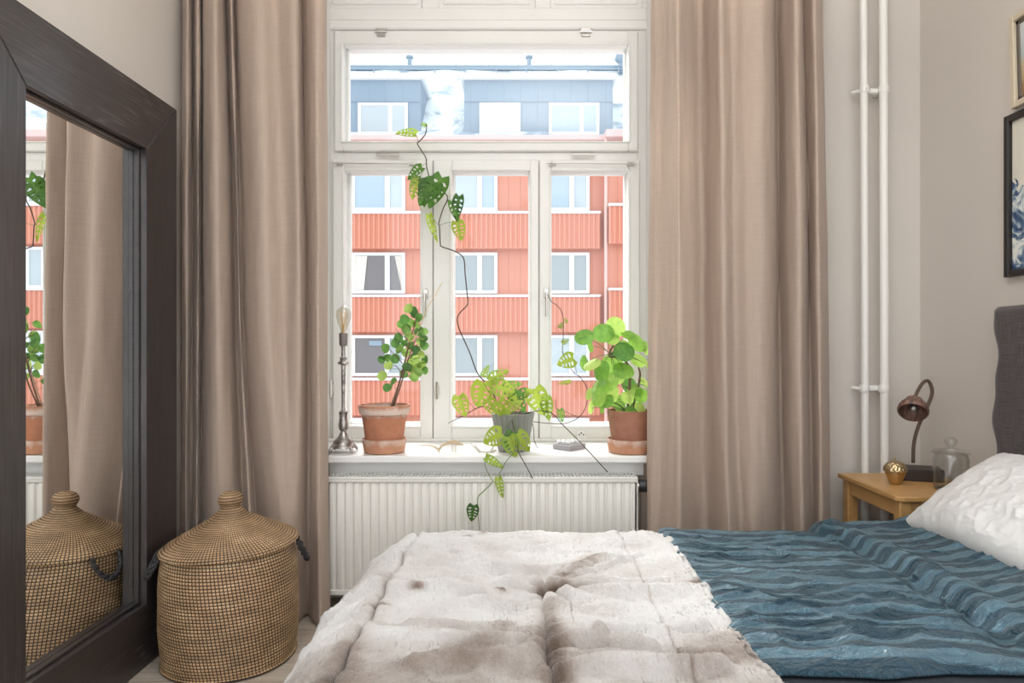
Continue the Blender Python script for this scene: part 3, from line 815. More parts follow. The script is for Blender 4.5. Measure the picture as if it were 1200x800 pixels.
# folded-back part: raised step that begins at a slanting line, hump along the pillow
fx = .985 + .055 * np.sin((y - 1.3) * 3.2) + .03 * fbm(y * 5, y * 0, 34)
z += (.026 * sstep(fx - .022, fx + .008, x) + .016 * gauss(x, fx + .022, .030)) * sstep(1.29, 1.38, y)
hx = 1.33 - .08 * (2.3 - y)
z += .035 * gauss(x, hx, .085) * onbed
z -= .04 * sstep(1.38, 1.46, x) * onbed
z = np.minimum(z, .52)
z -= .045 * (1 - sstep(.44, .475, x)) * onbed
G = np.stack([x, y, z], -1); Nn = gnormal(G); Nn *= np.where(Nn[..., 2:3] < -.01, -1, 1)
wx = x + .06 * fbm(x * 3.5, y * 3.5, 36); wy = y + .05 * fbm(x * 3 + 7, y * 3, 37) - .10 * (x - .9)
flat = .15 + .85 * onbed
d = .020 * fbm(wx * 3, wy * 6, 38) + .016 * (ridge(wx * 3.0, wy * 14, 39) ** 2 - .35) * (.3 + vn(x * 3, y * 3, 40))
d += .011 * (ridge(wx * 8, wy * 30, 41) ** 2) * vn(x * 5, y * 5 + 2, 42) + .0035 * ridge(wx * 22, wy * 40, 43) ** 2 * vn(x * 7, y * 7, 44)
w2 = (x + y * .9); d += .016 * (ridge(w2 * 6, (y - x) * 1.5, 45) ** 4) * vn(x * 4, y * 3, 46)
big = sstep(1.75, 1.35, y); d += .018 * (ridge(wx * 2.2 + 4, wy * 9, 47) ** 2 - .3) * big
d += -.03 * gauss(x, 1.02, .05) * gauss(y, 1.42, .07) + .02 * gauss(x, 1.10, .06) * gauss(y, 1.36, .04)
d = d * 1.2 + .012 * (ridge(wx * 5 + 3, wy * 17 + 2, 57) ** 5) * vn(x * 4 + 9, y * 4, 58) - .004
G = G + Nn * (d * flat)[..., None]
G[..., 0] += .004 * fbm(y * 20, x * 20, 48)
uv = np.stack([x, y + .03 * fbm(x * 3.3, y * 3.3, 49) + .05 * sstep(.98, 1.0, x) + .06 * (x - .9)], -1)
dv = MB().grid(G, uv=uv).build('duvet', M['blue'], None, smooth=True, fix=False, label='petrol blue striped duvet spread between the fur throw and the white pillow', cat='duvet')
s = dv.modifiers.new('thickness', 'SOLIDIFY'); s.thickness = .006; s.offset = -1

# white pillow leaning on the headboard
def pillow(c, su, sv, th, tilt, yaw, seed):
    n_ = 170
    a = np.linspace(-1, 1, n_); U, V = np.meshgrid(a, a, indexing='ij')
    k = (1 - np.abs(U) ** 3.2) * (1 - np.abs(V) ** 3.2); h = th * np.clip(k, 0, 1) ** .48
    pin = 1 - .06 * (1 - np.abs(V) ** 2) * np.abs(U) ** 4; pin2 = 1 - .06 * (1 - np.abs(U) ** 2) * np.abs(V) ** 4
    X_ = U * su * pin; Y_ = V * sv * pin2
    wr = .022 * fbm(U * 1.5, V * 2.4, seed, 2) + .008 * (ridge(U * 2.2 + V * 1.5, V * 5 - U, seed + 1) ** 2 - .4) + .006 * ridge(U * 5 + V * 4, V * 11 - U * 2, seed + 2) ** 2 + .003 * ridge(U * 12 + V * 5, V * 22, seed + 5) ** 2
    wr = wr * (.25 + .75 * np.clip(k, 0, 1))
    T_ = np.stack([X_, Y_, h + wr], -1); B_ = np.stack([X_, Y_, -h * .8], -1)
    q = np.array((Matrix.Rotation(yaw, 3, 'Z') @ Matrix.Rotation(tilt, 3, 'Y')))
    T_ = T_ @ q.T + c; B_ = B_ @ q.T + c
    mb = MB().grid(T_).grid(B_[::-1])
    for e1, e2 in ((T_[0], B_[0]), (B_[-1], T_[-1]), (B_[:, 0], T_[:, 0]), (T_[:, -1], B_[:, -1])): mb.grid(np.stack([e1, e2], 1))
    return mb
pillow(np.array([1.415, 1.80, .585]), .20, .44, .085, -math.radians(35), 0, 50).build('pillow', M['cotton'], None, smooth=True, label='crumpled white pillow leaning against the charcoal headboard', cat='pillow')

# ------------------------------------------------------------------ nightstand
TZ = .537
nx0, nx1, ny0, ny1 = 1.292, 1.672, 2.335, 2.80 - .03
ny1 = 2.78
NS = empty('nightstand', ((nx0 + nx1) / 2, (ny0 + ny1) / 2, 0), 'small square birch wood table in the corner beside the bed', 'table')
mb = MB()
c = .022
poly = [(nx0 + c, ny0), (nx0, ny0 + c), (nx0, ny1), (nx1, ny1), (nx1, ny0)]
def slab(mb, poly, z0, z1, e=.003):
    n_ = len(poly); cen = np.mean(poly, 0)
    inn = [tuple(np.array(p) + (cen - p) / np.linalg.norm(cen - p) * e) for p in map(np.array, poly)]
    rings = [[(*p, z0) for p in inn], [(*p, z0 + e) for p in poly], [(*p, z1 - e) for p in poly], [(*p, z1) for p in inn]]
    v = [q for r in rings for q in r]
    f = [tuple(range(n_))[::-1], tuple(3 * n_ + i for i in range(n_))] + [(k * n_ + i, k * n_ + (i + 1) % n_, (k + 1) * n_ + (i + 1) % n_, (k + 1) * n_ + i) for k in range(3) for i in range(n_)]
    mb.add(v, f)
slab(mb, poly, TZ - .018, TZ); mb.build('table_top', M['birch'], NS)
for ax, ay in ((nx0 + .014, ny0 + .014), (nx0 + .014, ny1 - .056), (nx1 - .056, ny0 + .014), (nx1 - .056, ny1 - .056)):
    MB().box((ax, ay, 0), (ax + .042, ay + .042, TZ - .018), .003).build('leg', M['birch'], NS)
ap = [((nx0 + .02, ny0 + .056), (nx0 + .036, ny1 - .056)), ((nx1 - .036, ny0 + .056), (nx1 - .02, ny1 - .056)), ((nx0 + .056, ny0 + .02), (nx1 - .056, ny0 + .036)), ((nx0 + .056, ny1 - .036), (nx1 - .056, ny1 - .02))]
for a, b in ap: MB().box((*a, TZ - .075), (*b, TZ - .018), .002).build('apron', M['birch'], NS)

# gooseneck lamp
LP = empty('table_lamp', (1.57, 2.66, TZ), 'bent-neck lamp with a brown bowl shade on the corner table', 'lamp')
lm = MB(); bx0 = P(1057, 0, 2.62)[0]; 
slab(lm, [(1.455, 2.625), (1.60, 2.575), (1.635, 2.67), (1.49, 2.72)], TZ, TZ + .048, .004); lm.build('base', M['lamp_base'], LP)
dl = 2.66
neck = [P(1070, 542, dl), P(1071, 520, dl), P(1076, 500, dl), P(1086, 478, dl), P(1092, 462, dl), P(1091, 452, dl), P(1087, 446, dl), P(1081, 449, dl - .02), P(1075, 459, dl - .05), P(1071, 470, dl - .08)]
MB().tube(neck, .0065, 12, smooth=6).build('neck', M['lamp_neck'], LP, smooth=True)
top_ = P(1071, 470, dl - .08); dirn = np.array([-.42, -.62, -.66]); dirn /= np.linalg.norm(dirn)
R0 = .053
pr_ = [(.006, -.004), (.030, -.002), (.032, .004)] + [(R0 * math.sin(a) , R0 * (1 - math.cos(a)) * .95) for a in np.linspace(.60, 1.62, 12)] + [(R0 * .90, .060)] + [(R0 * .93 * math.sin(a), .004 + R0 * (1 - math.cos(a)) * .90) for a in np.linspace(1.5, .1, 12)]
MB().lathe(pr_, top_, 40, axis=dirn, close=False).build('lamp_shade', M['coco'], LP, smooth=50)
MB().lathe([(.004, 0), (.012, .002), (.013, .018), (.010, .022), (.015, .032), (.013, .042), (.005, .048), (.0005, .049)], top_ + dirn * .002, 20, axis=dirn).build('bulb', M['silver'], LP, smooth=True)

# brass acorn
ac = P(1049, 567, 2.56); ac[2] = TZ
AC = empty('acorn_ornament', ac, 'small golden acorn ornament standing on the corner table', 'ornament')
k_ = .9
MB().lathe([(.001, .000), (.017, .001), (.020, .006), (.028, .022), (.034, .036), (.036, .048), (.035, .052)], ac, 40).build('nut', M['brass'], AC, smooth=True)
MB().lathe([(.036, .046), (.040, .047), (.0415, .052), (.040, .062), (.033, .074), (.022, .083), (.008, .088), (.001, .089)], ac, 40).build('cap', M['brass_cap'], AC, smooth=True)
MB().tube([ac + (0, 0, .087), ac + (-.001, 0, .096), ac + (-.006, 0, .104)], [.003, .0028, .004], 8).build('stalk', M['brass'], AC, smooth=True)

# glass jar with lid
jx, jy = 1.548, 2.455
JR = empty('glass_jar', (jx, jy, TZ), 'clear glass jar with a flat knobbed lid on the corner table', 'jar')
jp = [(.001, .001), (.052, .001), (.056, .006), (.057, .02), (.057, .112), (.052, .128), (.046, .133), (.044, .133), (.050, .126), (.0545, .112), (.0545, .02), (.052, .007), (.001, .005)]
MB().lathe(jp, (jx, jy, TZ), 48).build('jar_body', M['jar_glass'], JR, smooth=40)
MB().lathe([(.001, .1335), (.060, .1335), (.062, .137), (.058, .141), (.030, .147), (.012, .150), (.010, .157), (.018, .165), (.021, .174), (.018, .183), (.008, .189), (.001, .190)], (jx, jy, TZ), 48).build('lid', M['jar_glass'], JR, smooth=40)
random.seed(5)
MB().tube([(jx - .020, jy - .01, TZ + .012), (jx - .004, jy - .02, TZ + .017), (jx + .014, jy - .012, TZ + .011)], [.005, .009, .004], 8, smooth=4).tube([(jx - .01, jy - .03, TZ + .012), (jx, jy - .024, TZ + .026), (jx + .014, jy - .022, TZ + .014)], [.004, .007, .003], 8, smooth=4).build('pebble', M['lamp_base'], None, smooth=True, label='dark curled piece lying inside the glass jar', cat='ornament')
MB().sphere((jx + .026, jy - .022, TZ + .017), .011, 14).build('ball', M['terra2'], None, smooth=True, label='small orange-brown bead lying inside the glass jar', cat='ornament')

# ------------------------------------------------------------------ pictures on the right wall (seen edge-on)
def picture(name, label, yf, w_, z0, z1, fw, fm, tilt, art, mount):
    o = empty(name, (XR, yf, z0), label, 'picture')
    D = .022
    def mp(x, y, z):                       # local (distance from wall, along wall from far edge, up)
        yy_ = yf - y; zz_ = z
        c_, s__ = math.cos(tilt), math.sin(tilt)
        dy, dz = yy_ - yf, zz_ - z0
        return (XR - x, yf + dy * c_ - dz * s__, z0 + dy * s__ + dz * c_)
    def bx_(mb, a, b):
        m2 = MB().box(a, b, .002); m2.v = [np.array([mp(*p) for p in q]) for q in m2.v]; mb.add(np.concatenate(m2.v), m2.f)
    f = MB()
    bx_(f, (0.002, 0, z0), (D, fw, z1)); bx_(f, (.002, w_ - fw, z0), (D, w_, z1)); bx_(f, (.002, fw, z1 - fw), (D, w_ - fw, z1)); bx_(f, (.002, fw, z0), (D, w_ - fw, z0 + fw))
    f.build('frame', fm, o)
    if mount:
        i = MB(); e = fw; g = .014
        bx_(i, (.002, e, z0 + e), (.012, e + g, z1 - e)); bx_(i, (.002, w_ - e - g, z0 + e), (.012, w_ - e, z1 - e)); bx_(i, (.002, e, z1 - e - g), (.012, w_ - e, z1 - e)); bx_(i, (.002, e, z0 + e), (.012, w_ - e, z0 + e + g))
        i.build('inner_frame', mount, o)
    p = MB(); bx_(p, (.002, fw, z0 + fw), (.008, w_ - fw, z1 - fw)); p.build('print', art, o)
    return o
m = mat('blue_white_abstract', (.8, .78, .7), .5); n = N(m); v = n.coord()
s__ = n.n('SeparateXYZ'); n.l(v, s__.inputs[0])
a = n.noise(v, 13, 5, .6, 2.2)
blu = n.ramp(a, [(.36, (.03, .06, .14)), (.45, (.10, .17, .28)), (.52, (.55, .62, .62)), (.60, (.80, .80, .74))])
low = n.math('LESS_THAN', n.math('ADD', s__.outputs[2], n.math('MULTIPLY', n.math('SUBTRACT', a, .5), .22)), .30)
n.col(n.mix(low, (.74, .70, .60), blu)); M['art1'] = m
m = mat('muted_abstract', (.5, .5, .45), .5); n = N(m); v = n.coord(); s__ = n.n('SeparateXYZ'); n.l(v, s__.inputs[0])
a = n.noise(v, 9, 5, .6, 1)
hgt = n.math('ADD', n.math('MULTIPLY', s__.outputs[2], 3.2), n.math('MULTIPLY', n.math('SUBTRACT', a, .5), .5))
n.col(n.ramp(hgt, [(.16, (.30, .17, .09)), (.36, (.52, .44, .26)), (.55, (.46, .52, .50)), (.9, (.62, .66, .64))])); M['art2'] = m
M['frame_black'] = mat('black_frame', (.022, .018, .017), .4)
M['frame_cream'] = mat('cream_frame', (.62, .53, .40), .5); M['frame_dark'] = mat('dark_inner_frame', (.12, .10, .08), .5)
zb = CZ + (405 - 325) * 2.34 / F; zt_ = CZ + (405 - 137) * 2.34 / F
picture('framed_print', 'black framed blue and white print on the right wall above the headboard', 2.345, .42, zb, zt_, .022, M['frame_black'], 0, M['art1'], None)
zb = CZ + (405 - 127) * 2.30 / F; zt_ = CZ + (405 - 22) * 2.32 / F
picture('framed_painting', 'cream framed muted painting hanging highest on the right wall', 2.31, .30, zb, zt_, .020, M['frame_cream'], -.035, M['art2'], M['frame_dark'])

# ------------------------------------------------------------------ things on the sill
# candlestick lamp
lx, ly = -.737, 2.84
CL = empty('candlestick_lamp', (lx, ly, SILL), 'ornate silver candlestick lamp with a bare bulb at the left end of the sill', 'lamp')
k_ = 2.84 / F
pf = [(20, 520), (19, 523)]
def zc(py): return CZ - (py - 405) * k_ - SILL
prof = [(.5, zc(524)), (14, zc(524)), (14.5, zc(522)), (12, zc(519)), (11, zc(516)), (6.5, zc(511.5)), (4.5, zc(508)), (3.2, zc(505)), (5.0, zc(502)), (5.8, zc(497)), (4.6, zc(490)), (4.8, zc(485)), (5.2, zc(482)), (2.6, zc(480)), (1.9, zc(474)), (2.3, zc(450)), (2.7, zc(430)), (3.0, zc(428)), (6.6, zc(426)), (6.2, zc(424)), (3.6, zc(422)), (4.6, zc(419)), (2.8, zc(417)), (2.4, zc(407)), (3.5, zc(405)), (.5, zc(404))]
pp = np.array(prof); pp[:, 0] *= k_
pp2 = catmull(pp, 3)
ml = MB().lathe(pp2, (lx, ly, SILL), 32)
for a in (-2.4, -.74, .74, 2.4):
    ca, sa = math.cos(a), math.sin(a)
    ml.tube([(lx + ca * .04, ly + sa * .04, SILL + zc(522)), (lx + ca * .058, ly + sa * .058, SILL + zc(525)), (lx + ca * .064, ly + sa * .064, SILL + .004)], [.007, .006, .004], 8, smooth=3)
ml.build('stand', M['silver'], CL, smooth=35)
MB().lathe([(.5 * k_, zc(405)), (4.3 * k_, zc(405)), (4.8 * k_, zc(402)), (5.0 * k_, zc(391)), (4.4 * k_, zc(390)), (.5 * k_, zc(390))], (lx, ly, SILL), 24).build('socket', mat('dark_pewter', (.22, .19, .18), .5, .3), CL, smooth=35)
bl = [(3.0, 391), (3.6, 387), (5.6, 381), (7.9, 375), (8.8, 370), (8.2, 364.5), (5.6, 360.5), (2.6, 358.8), (.2, 358.4)]
MB().lathe([(a * k_, zc(b)) for a, b in catmull(bl, 4)], (lx, ly, SILL), 32, close=False).build('bulb', M['bulb_glass'], CL, smooth=True)
fl = MB()
for a in np.arange(6) / 6 * 2 * PI: fl.tube([(lx + .004 * math.cos(a), ly + .004 * math.sin(a), SILL + zc(384)), (lx + .012 * math.cos(a + .5), ly + .012 * math.sin(a + .5), SILL + zc(366))], .0008, 5)
fl.tube([(lx, ly, SILL + zc(391)), (lx, ly, SILL + zc(380))], .004, 8)
fl.build('filament', mat('amber_filament', (.75, .45, .12), .4), CL)
MB().tube([(lx - .05, ly, SILL + .004), (-.775, 2.76, SILL + .003), (-.782, 2.739, SILL + .002), (-.784, 2.736, SILL - .06), (-.785, 2.76, .45), (-.785, 2.78, .02)], .0022, 6, smooth=5).build('cord', M['black'], CL, smooth=True)


# ---- leaves
def leaf(mb, base, tip, normal, width, kind='monstera', tint=.5, curl=.15, rnd=random):
    base = np.array(base, float); tip = np.array(tip, float); d = tip - base; L = np.linalg.norm(d); d /= L
    n_ = np.array(normal, float); n_ -= d * n_.dot(d); n_ /= np.linalg.norm(n_); s = np.cross(d, n_)
    if kind == 'monstera': ns, nt_ = 26, 16
    else: ns, nt_ = 10, 8
    S_, T_ = np.meshgrid(np.linspace(0, 1, ns + 1), np.linspace(-1, 1, nt_ + 1), indexing='ij')
    if kind == 'monstera':
        wd = np.where(S_ < .28, np.sqrt(np.clip(1 - ((S_ - .28) / .34) ** 2, 0, 1)), np.cos((S_ - .28) / .72 * PI / 2) ** .78 * (1 - .12 * S_))
        back = -.13 * np.abs(T_) * np.clip(1 - S_ / .25, 0, 1)
    else:
        wd = np.where(S_ < .6, np.sqrt(np.clip(1 - ((S_ - .6) / .62) ** 2, 0, 1)), np.sqrt(np.clip(1 - ((S_ - .6) / .41) ** 2, 0.0, 1))); back = 0 * S_
    h = -curl * L * (S_ - .15) ** 2 * 1.6 + .10 * width * np.abs(T_) ** 1.3 * wd + .03 * L * np.sin(S_ * 9) * np.abs(T_) * .5
    Pp = base + d * ((S_ + back) * L)[..., None] + s * (T_ * wd * width / 2)[..., None] + n_ * h[..., None]
    i = np.arange((ns + 1) * (nt_ + 1)).reshape(ns + 1, nt_ + 1)
    f = []
    for a in range(ns):
        for b in range(nt_):
            if kind == 'monstera':
                sc_ = (a + .5) / ns; tc_ = abs((b + .5) / nt_ * 2 - 1)
                hole = False
                for k in range(4):
                    c0 = .14 + .17 * k + .11 * tc_
                    if abs(sc_ - c0) < .042 * math.sqrt(max(0, 1 - ((tc_ - .50) / .30) ** 2)): hole = True
                if hole: continue
            f.append((i[a, b], i[a + 1, b], i[a + 1, b + 1], i[a, b + 1]))
    mb.add(Pp.reshape(-1, 3), f, np.clip(tint + .12 * np.cos(T_ * PI * .5) * (kind == 'monstera'), 0, 1))


def disc(mb, c, normal, r, tint=.5, seed=0, up=(0, 0, 1)):
    """round pilea leaf, slightly cupped, petiole joins near the centre"""
    c = np.array(c, float); n_ = np.array(normal, float); n_ /= np.linalg.norm(n_)
    s = np.cross(n_, up); s /= np.linalg.norm(s) + 1e-9; t = np.cross(s, n_)
    R = np.linspace(.02, 1, 7); a = np.arange(22) / 22 * 2 * PI
    RR, AA = np.meshgrid(R, a, indexing='ij')
    k = r * (1 + .06 * np.sin(AA * 2 + seed) + .10 * np.sin(AA))
    h = r * (.22 * RR ** 2 * np.sin(AA + seed) * .6 - .16 * RR ** 2.5 + .05 * np.sin(AA * 3 + seed) * RR ** 2)
    Pp = c + s * (RR * np.cos(AA) * k)[..., None] + t * (RR * np.sin(AA) * k)[..., None] + n_ * h[..., None]
    G_ = np.concatenate([Pp, Pp[:, :1]], 1)
    mb.grid(G_, tint)


def dirv(deg):        # screen direction: 0 right, 90 up
    return np.array([math.cos(math.radians(deg)), 0, math.sin(math.radians(deg))])


def lathe_pot(root, c, d, rows, name, m, seg=56, rfun=None, inner=True):
    k = d / F
    prof = [(r * k, CZ - (py - 405) * k) for r, py in rows]
    prof = [(r, z - 0) for r, z in prof]
    z0 = prof[0][1]
    return MB().lathe([(r, z) for r, z in prof], (c[0], c[1], 0), seg, rfun=rfun, close=False).build(name, m, root, smooth=40)

# left pot with small-leaved ficus
d1 = 2.85; c1 = P(450.5, 0, d1)
FP = empty('potted_ficus', (c1[0], d1, SILL), 'small-leaved plant on a slanting stem in a limed terracotta pot', 'potted plant')
k1 = d1 / F
sz = lambda mm: SILL + mm
def potz(rows, c, name, m, root, k, rfun=None, seg=64):
    return MB().lathe([(r * k, SILL + h * k) for r, h in rows], (c[0], c[1], 0), seg, rfun=rfun, close=False).build(name, m, root, smooth=35)
potz([(.2, .3), (22, .3), (23.5, 1), (25.5, 13.5), (25.8, 16), (24.5, 16.4), (22, 3), (.2, 2.6)], c1, 'saucer', M['terra3'], FP, k1)
potz([(.2, 3), (19.5, 3), (20.5, 4), (26.2, 44.5), (27, 45), (28.8, 45.3), (30, 54), (29.6, 55.5), (28, 55.6), (26, 46), (25.3, 44), (25, 50)], c1, 'pot', M['terra'], FP, k1)
sd = MB(); rr = np.linspace(0.02, 25.6 * k1, 12); aa = np.arange(49) / 48 * 2 * PI
RR, AA = np.meshgrid(rr, aa, indexing='ij')
sd.grid(np.stack([c1[0] + RR * np.cos(AA), c1[1] + RR * np.sin(AA), SILL + 50 * k1 + .012 * fbm(RR * 90 + np.cos(AA) * 6 + 9, AA * 6, 52)], -1))
sd.build('soil', M['soil'], FP, smooth=True)
st = MB()
S0 = P(459, 476, d1)
st.tube([S0, P(466, 455, d1), P(474, 425, d1), P(480, 400, d1), P(486, 380, d1), P(490, 362, d1)], [.0042, .0038, .0034, .003, .0025, .0015], 8, smooth=5)
st.tube([S0 + (.008, 0, 0), P(470, 450, d1 - .01), P(476, 428, d1 - .01), P(488, 395, d1 - .02)], [.0035, .003, .0025, .0015], 8, smooth=5)
st.tube([P(470, 436, d1), P(462, 428, d1 - .02), P(453, 440, d1 - .03)], [.002, .0015, .001], 6, smooth=4)
st.tube([P(474, 428, d1), P(462, 415, d1 - .03), P(452, 405, d1 - .04)], [.002, .0015, .001], 6, smooth=4)
st.tube([P(480, 400, d1), P(470, 392, d1), P(464, 385, d1 - .02)], [.002, .0015, .001], 6, smooth=4)
st.build('stem', M['stem_wood'], FP, smooth=True)
MB().tube([S0 + (-.006, .005, 0), P(500, 362, d1 + .03), P(518, 331, d1 + .045)], .0022, 8).build('support_cane', M['cane'], FP, smooth=True)
rnd = random.Random(4)
lf = MB()
spots = [(479, 361, 9), (484, 364, 8), (474, 374, 9), (481, 378, 9), (476, 385, 9), (491, 372, 8), (486, 368, 7), (467, 396, 9), (463, 402, 8), (468, 409, 9), (482, 396, 7), (478, 392, 8), (452, 408, 9), (447, 421, 7), (463, 420, 9), (454, 419, 7), (455, 428, 8), (448, 440, 9), (454, 454, 8), (461, 447, 8),
         (473, 438, 8), (485, 442, 9), (481, 426, 9), (477, 430, 9), (489, 428, 9), (484, 418, 8), (475, 413, 8), (488, 410, 8), (493, 400, 8), (497, 405, 8), (491, 388, 9), (496, 397, 8), (498, 421, 8), (494, 428, 9), (498, 434, 7), (490, 436, 8), (481, 405, 8), (474, 402, 7), (487, 421, 8), (482, 432, 8), (494, 415, 7), (470, 380, 8), (488, 380, 8), (497, 388, 7)]
for px, py, s in spots:
    dd = d1 + rnd.uniform(-.05, .05); c = P(px, py, dd); a = rnd.uniform(200, 340) if rnd.random() < .6 else rnd.uniform(0, 360)
    L = s * k1 * 1.35; dr = dirv(a) + np.array([0, rnd.uniform(-.5, .5), 0])
    dr /= np.linalg.norm(dr)
    leaf(lf, c - dr * L / 2, c + dr * L / 2, (rnd.uniform(-.5, .5), -1, rnd.uniform(-.1, .8)), L * .95, 'ficus', rnd.uniform(.15, .95), .1)
    # short twig back to the stem
    tz = (473 + (py - 430) * -.24)
    st2 = P(473 - (py - 430) * .25, py + 4, d1)
    if abs(px - 473 + (py - 430) * .25) < 22: lf.tube([c - dr * L / 2, st2], .0008, 4, .2)
lf.build('foliage', M['ficus'], FP, smooth=True)

# middle: ribbed grey pot with hanging swiss cheese vine
d2 = 2.885; c2 = P(601, 0, d2); k2 = d2 / F
MP = empty('potted_vine', (c2[0], d2, SILL), 'swiss cheese vine trailing from a ribbed grey pot at the middle of the sill', 'potted plant')
ribf = lambda r, a, z: r * (1 + .09 * np.abs(np.cos(a * 11)) - .06)
potz([(.2, .2), (16, .2), (17, 1), (24.5, 43), (25.2, 44), (24, 44.2), (22.6, 40), (16, 5), (.2, 4)], c2, 'pot', M['ceramic'], MP, k2, ribf, 192)
sd = MB(); RR, AA = np.meshgrid(np.linspace(.01, 22.8 * k2, 10), aa, indexing='ij')
sd.grid(np.stack([c2[0] + RR * np.cos(AA), c2[1] + RR * np.sin(AA), SILL + 41 * k2 + .01 * fbm(RR * 90 + 9 + np.cos(AA) * 5, AA * 6, 53)], -1)); sd.build('soil', M['soil'], MP, smooth=True)
vd = MB(); vg = MB()
def Q(px, py, d): return P(px, py, float(np.interp(d, [2.65, 2.70, 2.80, 2.93, 3.0, 3.13], [2.645, 2.675, 2.695, 2.87, 2.96, 3.06])))
dn = 3.13
vd.tube([Q(588, 488, 2.95), Q(575, 455, 2.98), Q(560, 438, 3.0), Q(550, 412, 3.05), Q(538, 385, dn), Q(536, 372, dn), Q(541, 364, dn), Q(548, 356, dn), Q(547, 340, dn), Q(545, 320, dn), Q(543, 302, dn), Q(532, 294, dn), Q(518, 289, dn), Q(516, 285, dn), Q(515, 265, dn), Q(514, 262, dn), Q(519, 245, dn), Q(524, 235, dn), Q(523, 228, dn), Q(512, 218, dn), Q(504, 210, dn), Q(500, 195, dn), Q(499, 185, dn), Q(493, 175, dn), Q(489, 168, dn), Q(492, 165, dn), Q(498, 158, dn), Q(500, 150, dn), Q(499, 146, dn)], .0026, 6, smooth=4)
vd.tube([Q(588, 486, 2.95), Q(566, 476, 2.95), Q(545, 486, 2.94), Q(525, 496, 2.94)], [.002, .0022, .0018, .0012], 6, smooth=4)
vd.tube([Q(612, 486, 2.94), Q(632, 481, 2.88), Q(648, 485, 2.86), Q(658, 496, 2.84), Q(675, 513, 2.81), Q(692, 531, 2.79), Q(712, 553, 2.76)], .0019, 6, smooth=4)
vd.tube([Q(600, 492, 2.84), Q(606, 515, 2.80), Q(607, 528, 2.78), Q(616, 545, 2.76), Q(624, 560, 2.75)], .0019, 6, smooth=4)
vd.tube([Q(620, 486, 2.96), Q(625, 500, 2.97), Q(626, 515, 2.98), Q(630, 525, 2.98)], .0017, 6, smooth=4)
vd.tube([Q(625, 494, 2.96), Q(645, 496, 2.96), Q(662, 496, 3.0), Q(678, 489, 3.0), Q(687, 475, 3.02), Q(688, 455, 3.04), Q(679, 441, 3.06), Q(672, 436, 3.08), Q(660, 415, 3.1), Q(660, 395, 3.12), Q(660, 372, 3.14), Q(655, 360, 3.15), Q(646, 353, 3.15), Q(642, 345, 3.15)], .0017, 6, smooth=4)
vd.tube([Q(678, 489, 3.0), Q(662, 482, 3.0), Q(652, 478, 3.0), Q(651, 469, 3.0)], .0012, 5, smooth=4)
vd.build('vine', M['stem_dark'], MP, smooth=True)
vg.tube([Q(604, 486, 2.87), Q(604, 510, 2.80), Q(603, 528, 2.78), Q(594, 539, 2.76), Q(588, 550, 2.71), Q(583, 558, 2.665)], .0016, 6, smooth=4)
vg.tube([Q(571, 530, 2.78), Q(568, 540, 2.76), Q(570, 550, 2.70), Q(575, 560, 2.665), Q(577, 565, 2.66), Q(565, 577, 2.655), Q(560, 583, 2.65), Q(560, 600, 2.65), Q(562, 622, 2.65)], [.0015, .0015, .0015, .0015, .002, .0022, .002, .0018, .0015], 6, smooth=4)
vg.build('runner', M['stem_green'], MP, smooth=True)
lf = MB(); rnd = random.Random(11)
def ml_(px, py, ang, Lpx, d, tint, w=.62, ny=None, curl=.2, att=None):
    """leaf: base pixel, direction of tip, length in px"""
    b = Q(px, py, d); L = Lpx * d / F; dr = dirv(ang) + np.array([0, rnd.uniform(-.25, .15), 0]); dr /= np.linalg.norm(dr)
    leaf(lf, b, b + dr * L, ny if ny is not None else (rnd.uniform(-.3, .3), -1, rnd.uniform(.0, .5)), L * w, 'monstera', tint, curl)
    if att: lf.tube([b, (b + Q(*att)) / 2 + (0, 0, .006), Q(*att)], .0011, 5, .35, smooth=3)
# upper cluster
ml_(487, 157, 172, 24, dn, .75, .55, att=(490, 166, dn)); ml_(499, 148, 140, 7, dn, .6, .9)
ml_(490, 212, 250, 22, dn - .02, .8, .7, att=(500, 196, dn)); ml_(494, 196, 215, 22, dn, .35, .6, att=(500, 192, dn)); ml_(489, 206, 240, 14, dn, .45, .8)
ml_(510, 214, 235, 32, dn - .03, .25, .85, att=(505, 211, dn)); ml_(518, 208, 245, 38, dn - .02, .3, .62, att=(505, 211, dn)); ml_(500, 212, 265, 30, dn - .02, .2, .6)
ml_(503, 252, 285, 32, dn, .85, .30, att=(512, 262, dn)); ml_(538, 230, 262, 28, dn - .02, .12, .5, att=(526, 240, dn)); ml_(529, 236, 290, 26, dn - .02, .35, .42, att=(524, 236, dn))
ml_(536, 260, 282, 22, dn - .03, .9, .75, att=(515, 264, dn))
# bush above the pot
ml_(566, 448, 260, 32, 2.93, .85, .85, att=(588, 486, 2.94)); ml_(538, 464, 285, 26, 2.92, .95, .75, att=(558, 480, 2.95)); ml_(575, 446, 35, 24, 2.95, .7, .7, att=(585, 480, 2.95))
ml_(580, 452, 340, 26, 2.93, .8, .85, att=(588, 482, 2.95)); ml_(584, 470, 300, 26, 2.88, .85, .7, att=(590, 486, 2.94)); ml_(606, 468, 225, 26, 2.88, .8, .6, att=(598, 486, 2.94))
ml_(572, 468, 300, 24, 2.90, .9, .7); ml_(600, 462, 310, 26, 2.96, .35, .7, att=(604, 486, 2.94)); ml_(618, 459, 200, 24, 2.93, .3, .55, att=(608, 486, 2.94))
ml_(626, 456, 290, 34, 2.92, .8, .8, att=(612, 486, 2.94)); ml_(640, 466, 275, 26, 2.93, .65, .6, att=(640, 484, 2.9)); ml_(590, 456, 20, 22, 2.98, .5, .7, att=(592, 486, 2.95)); ml_(566, 440, 60, 14, 3.0, .7, .6)
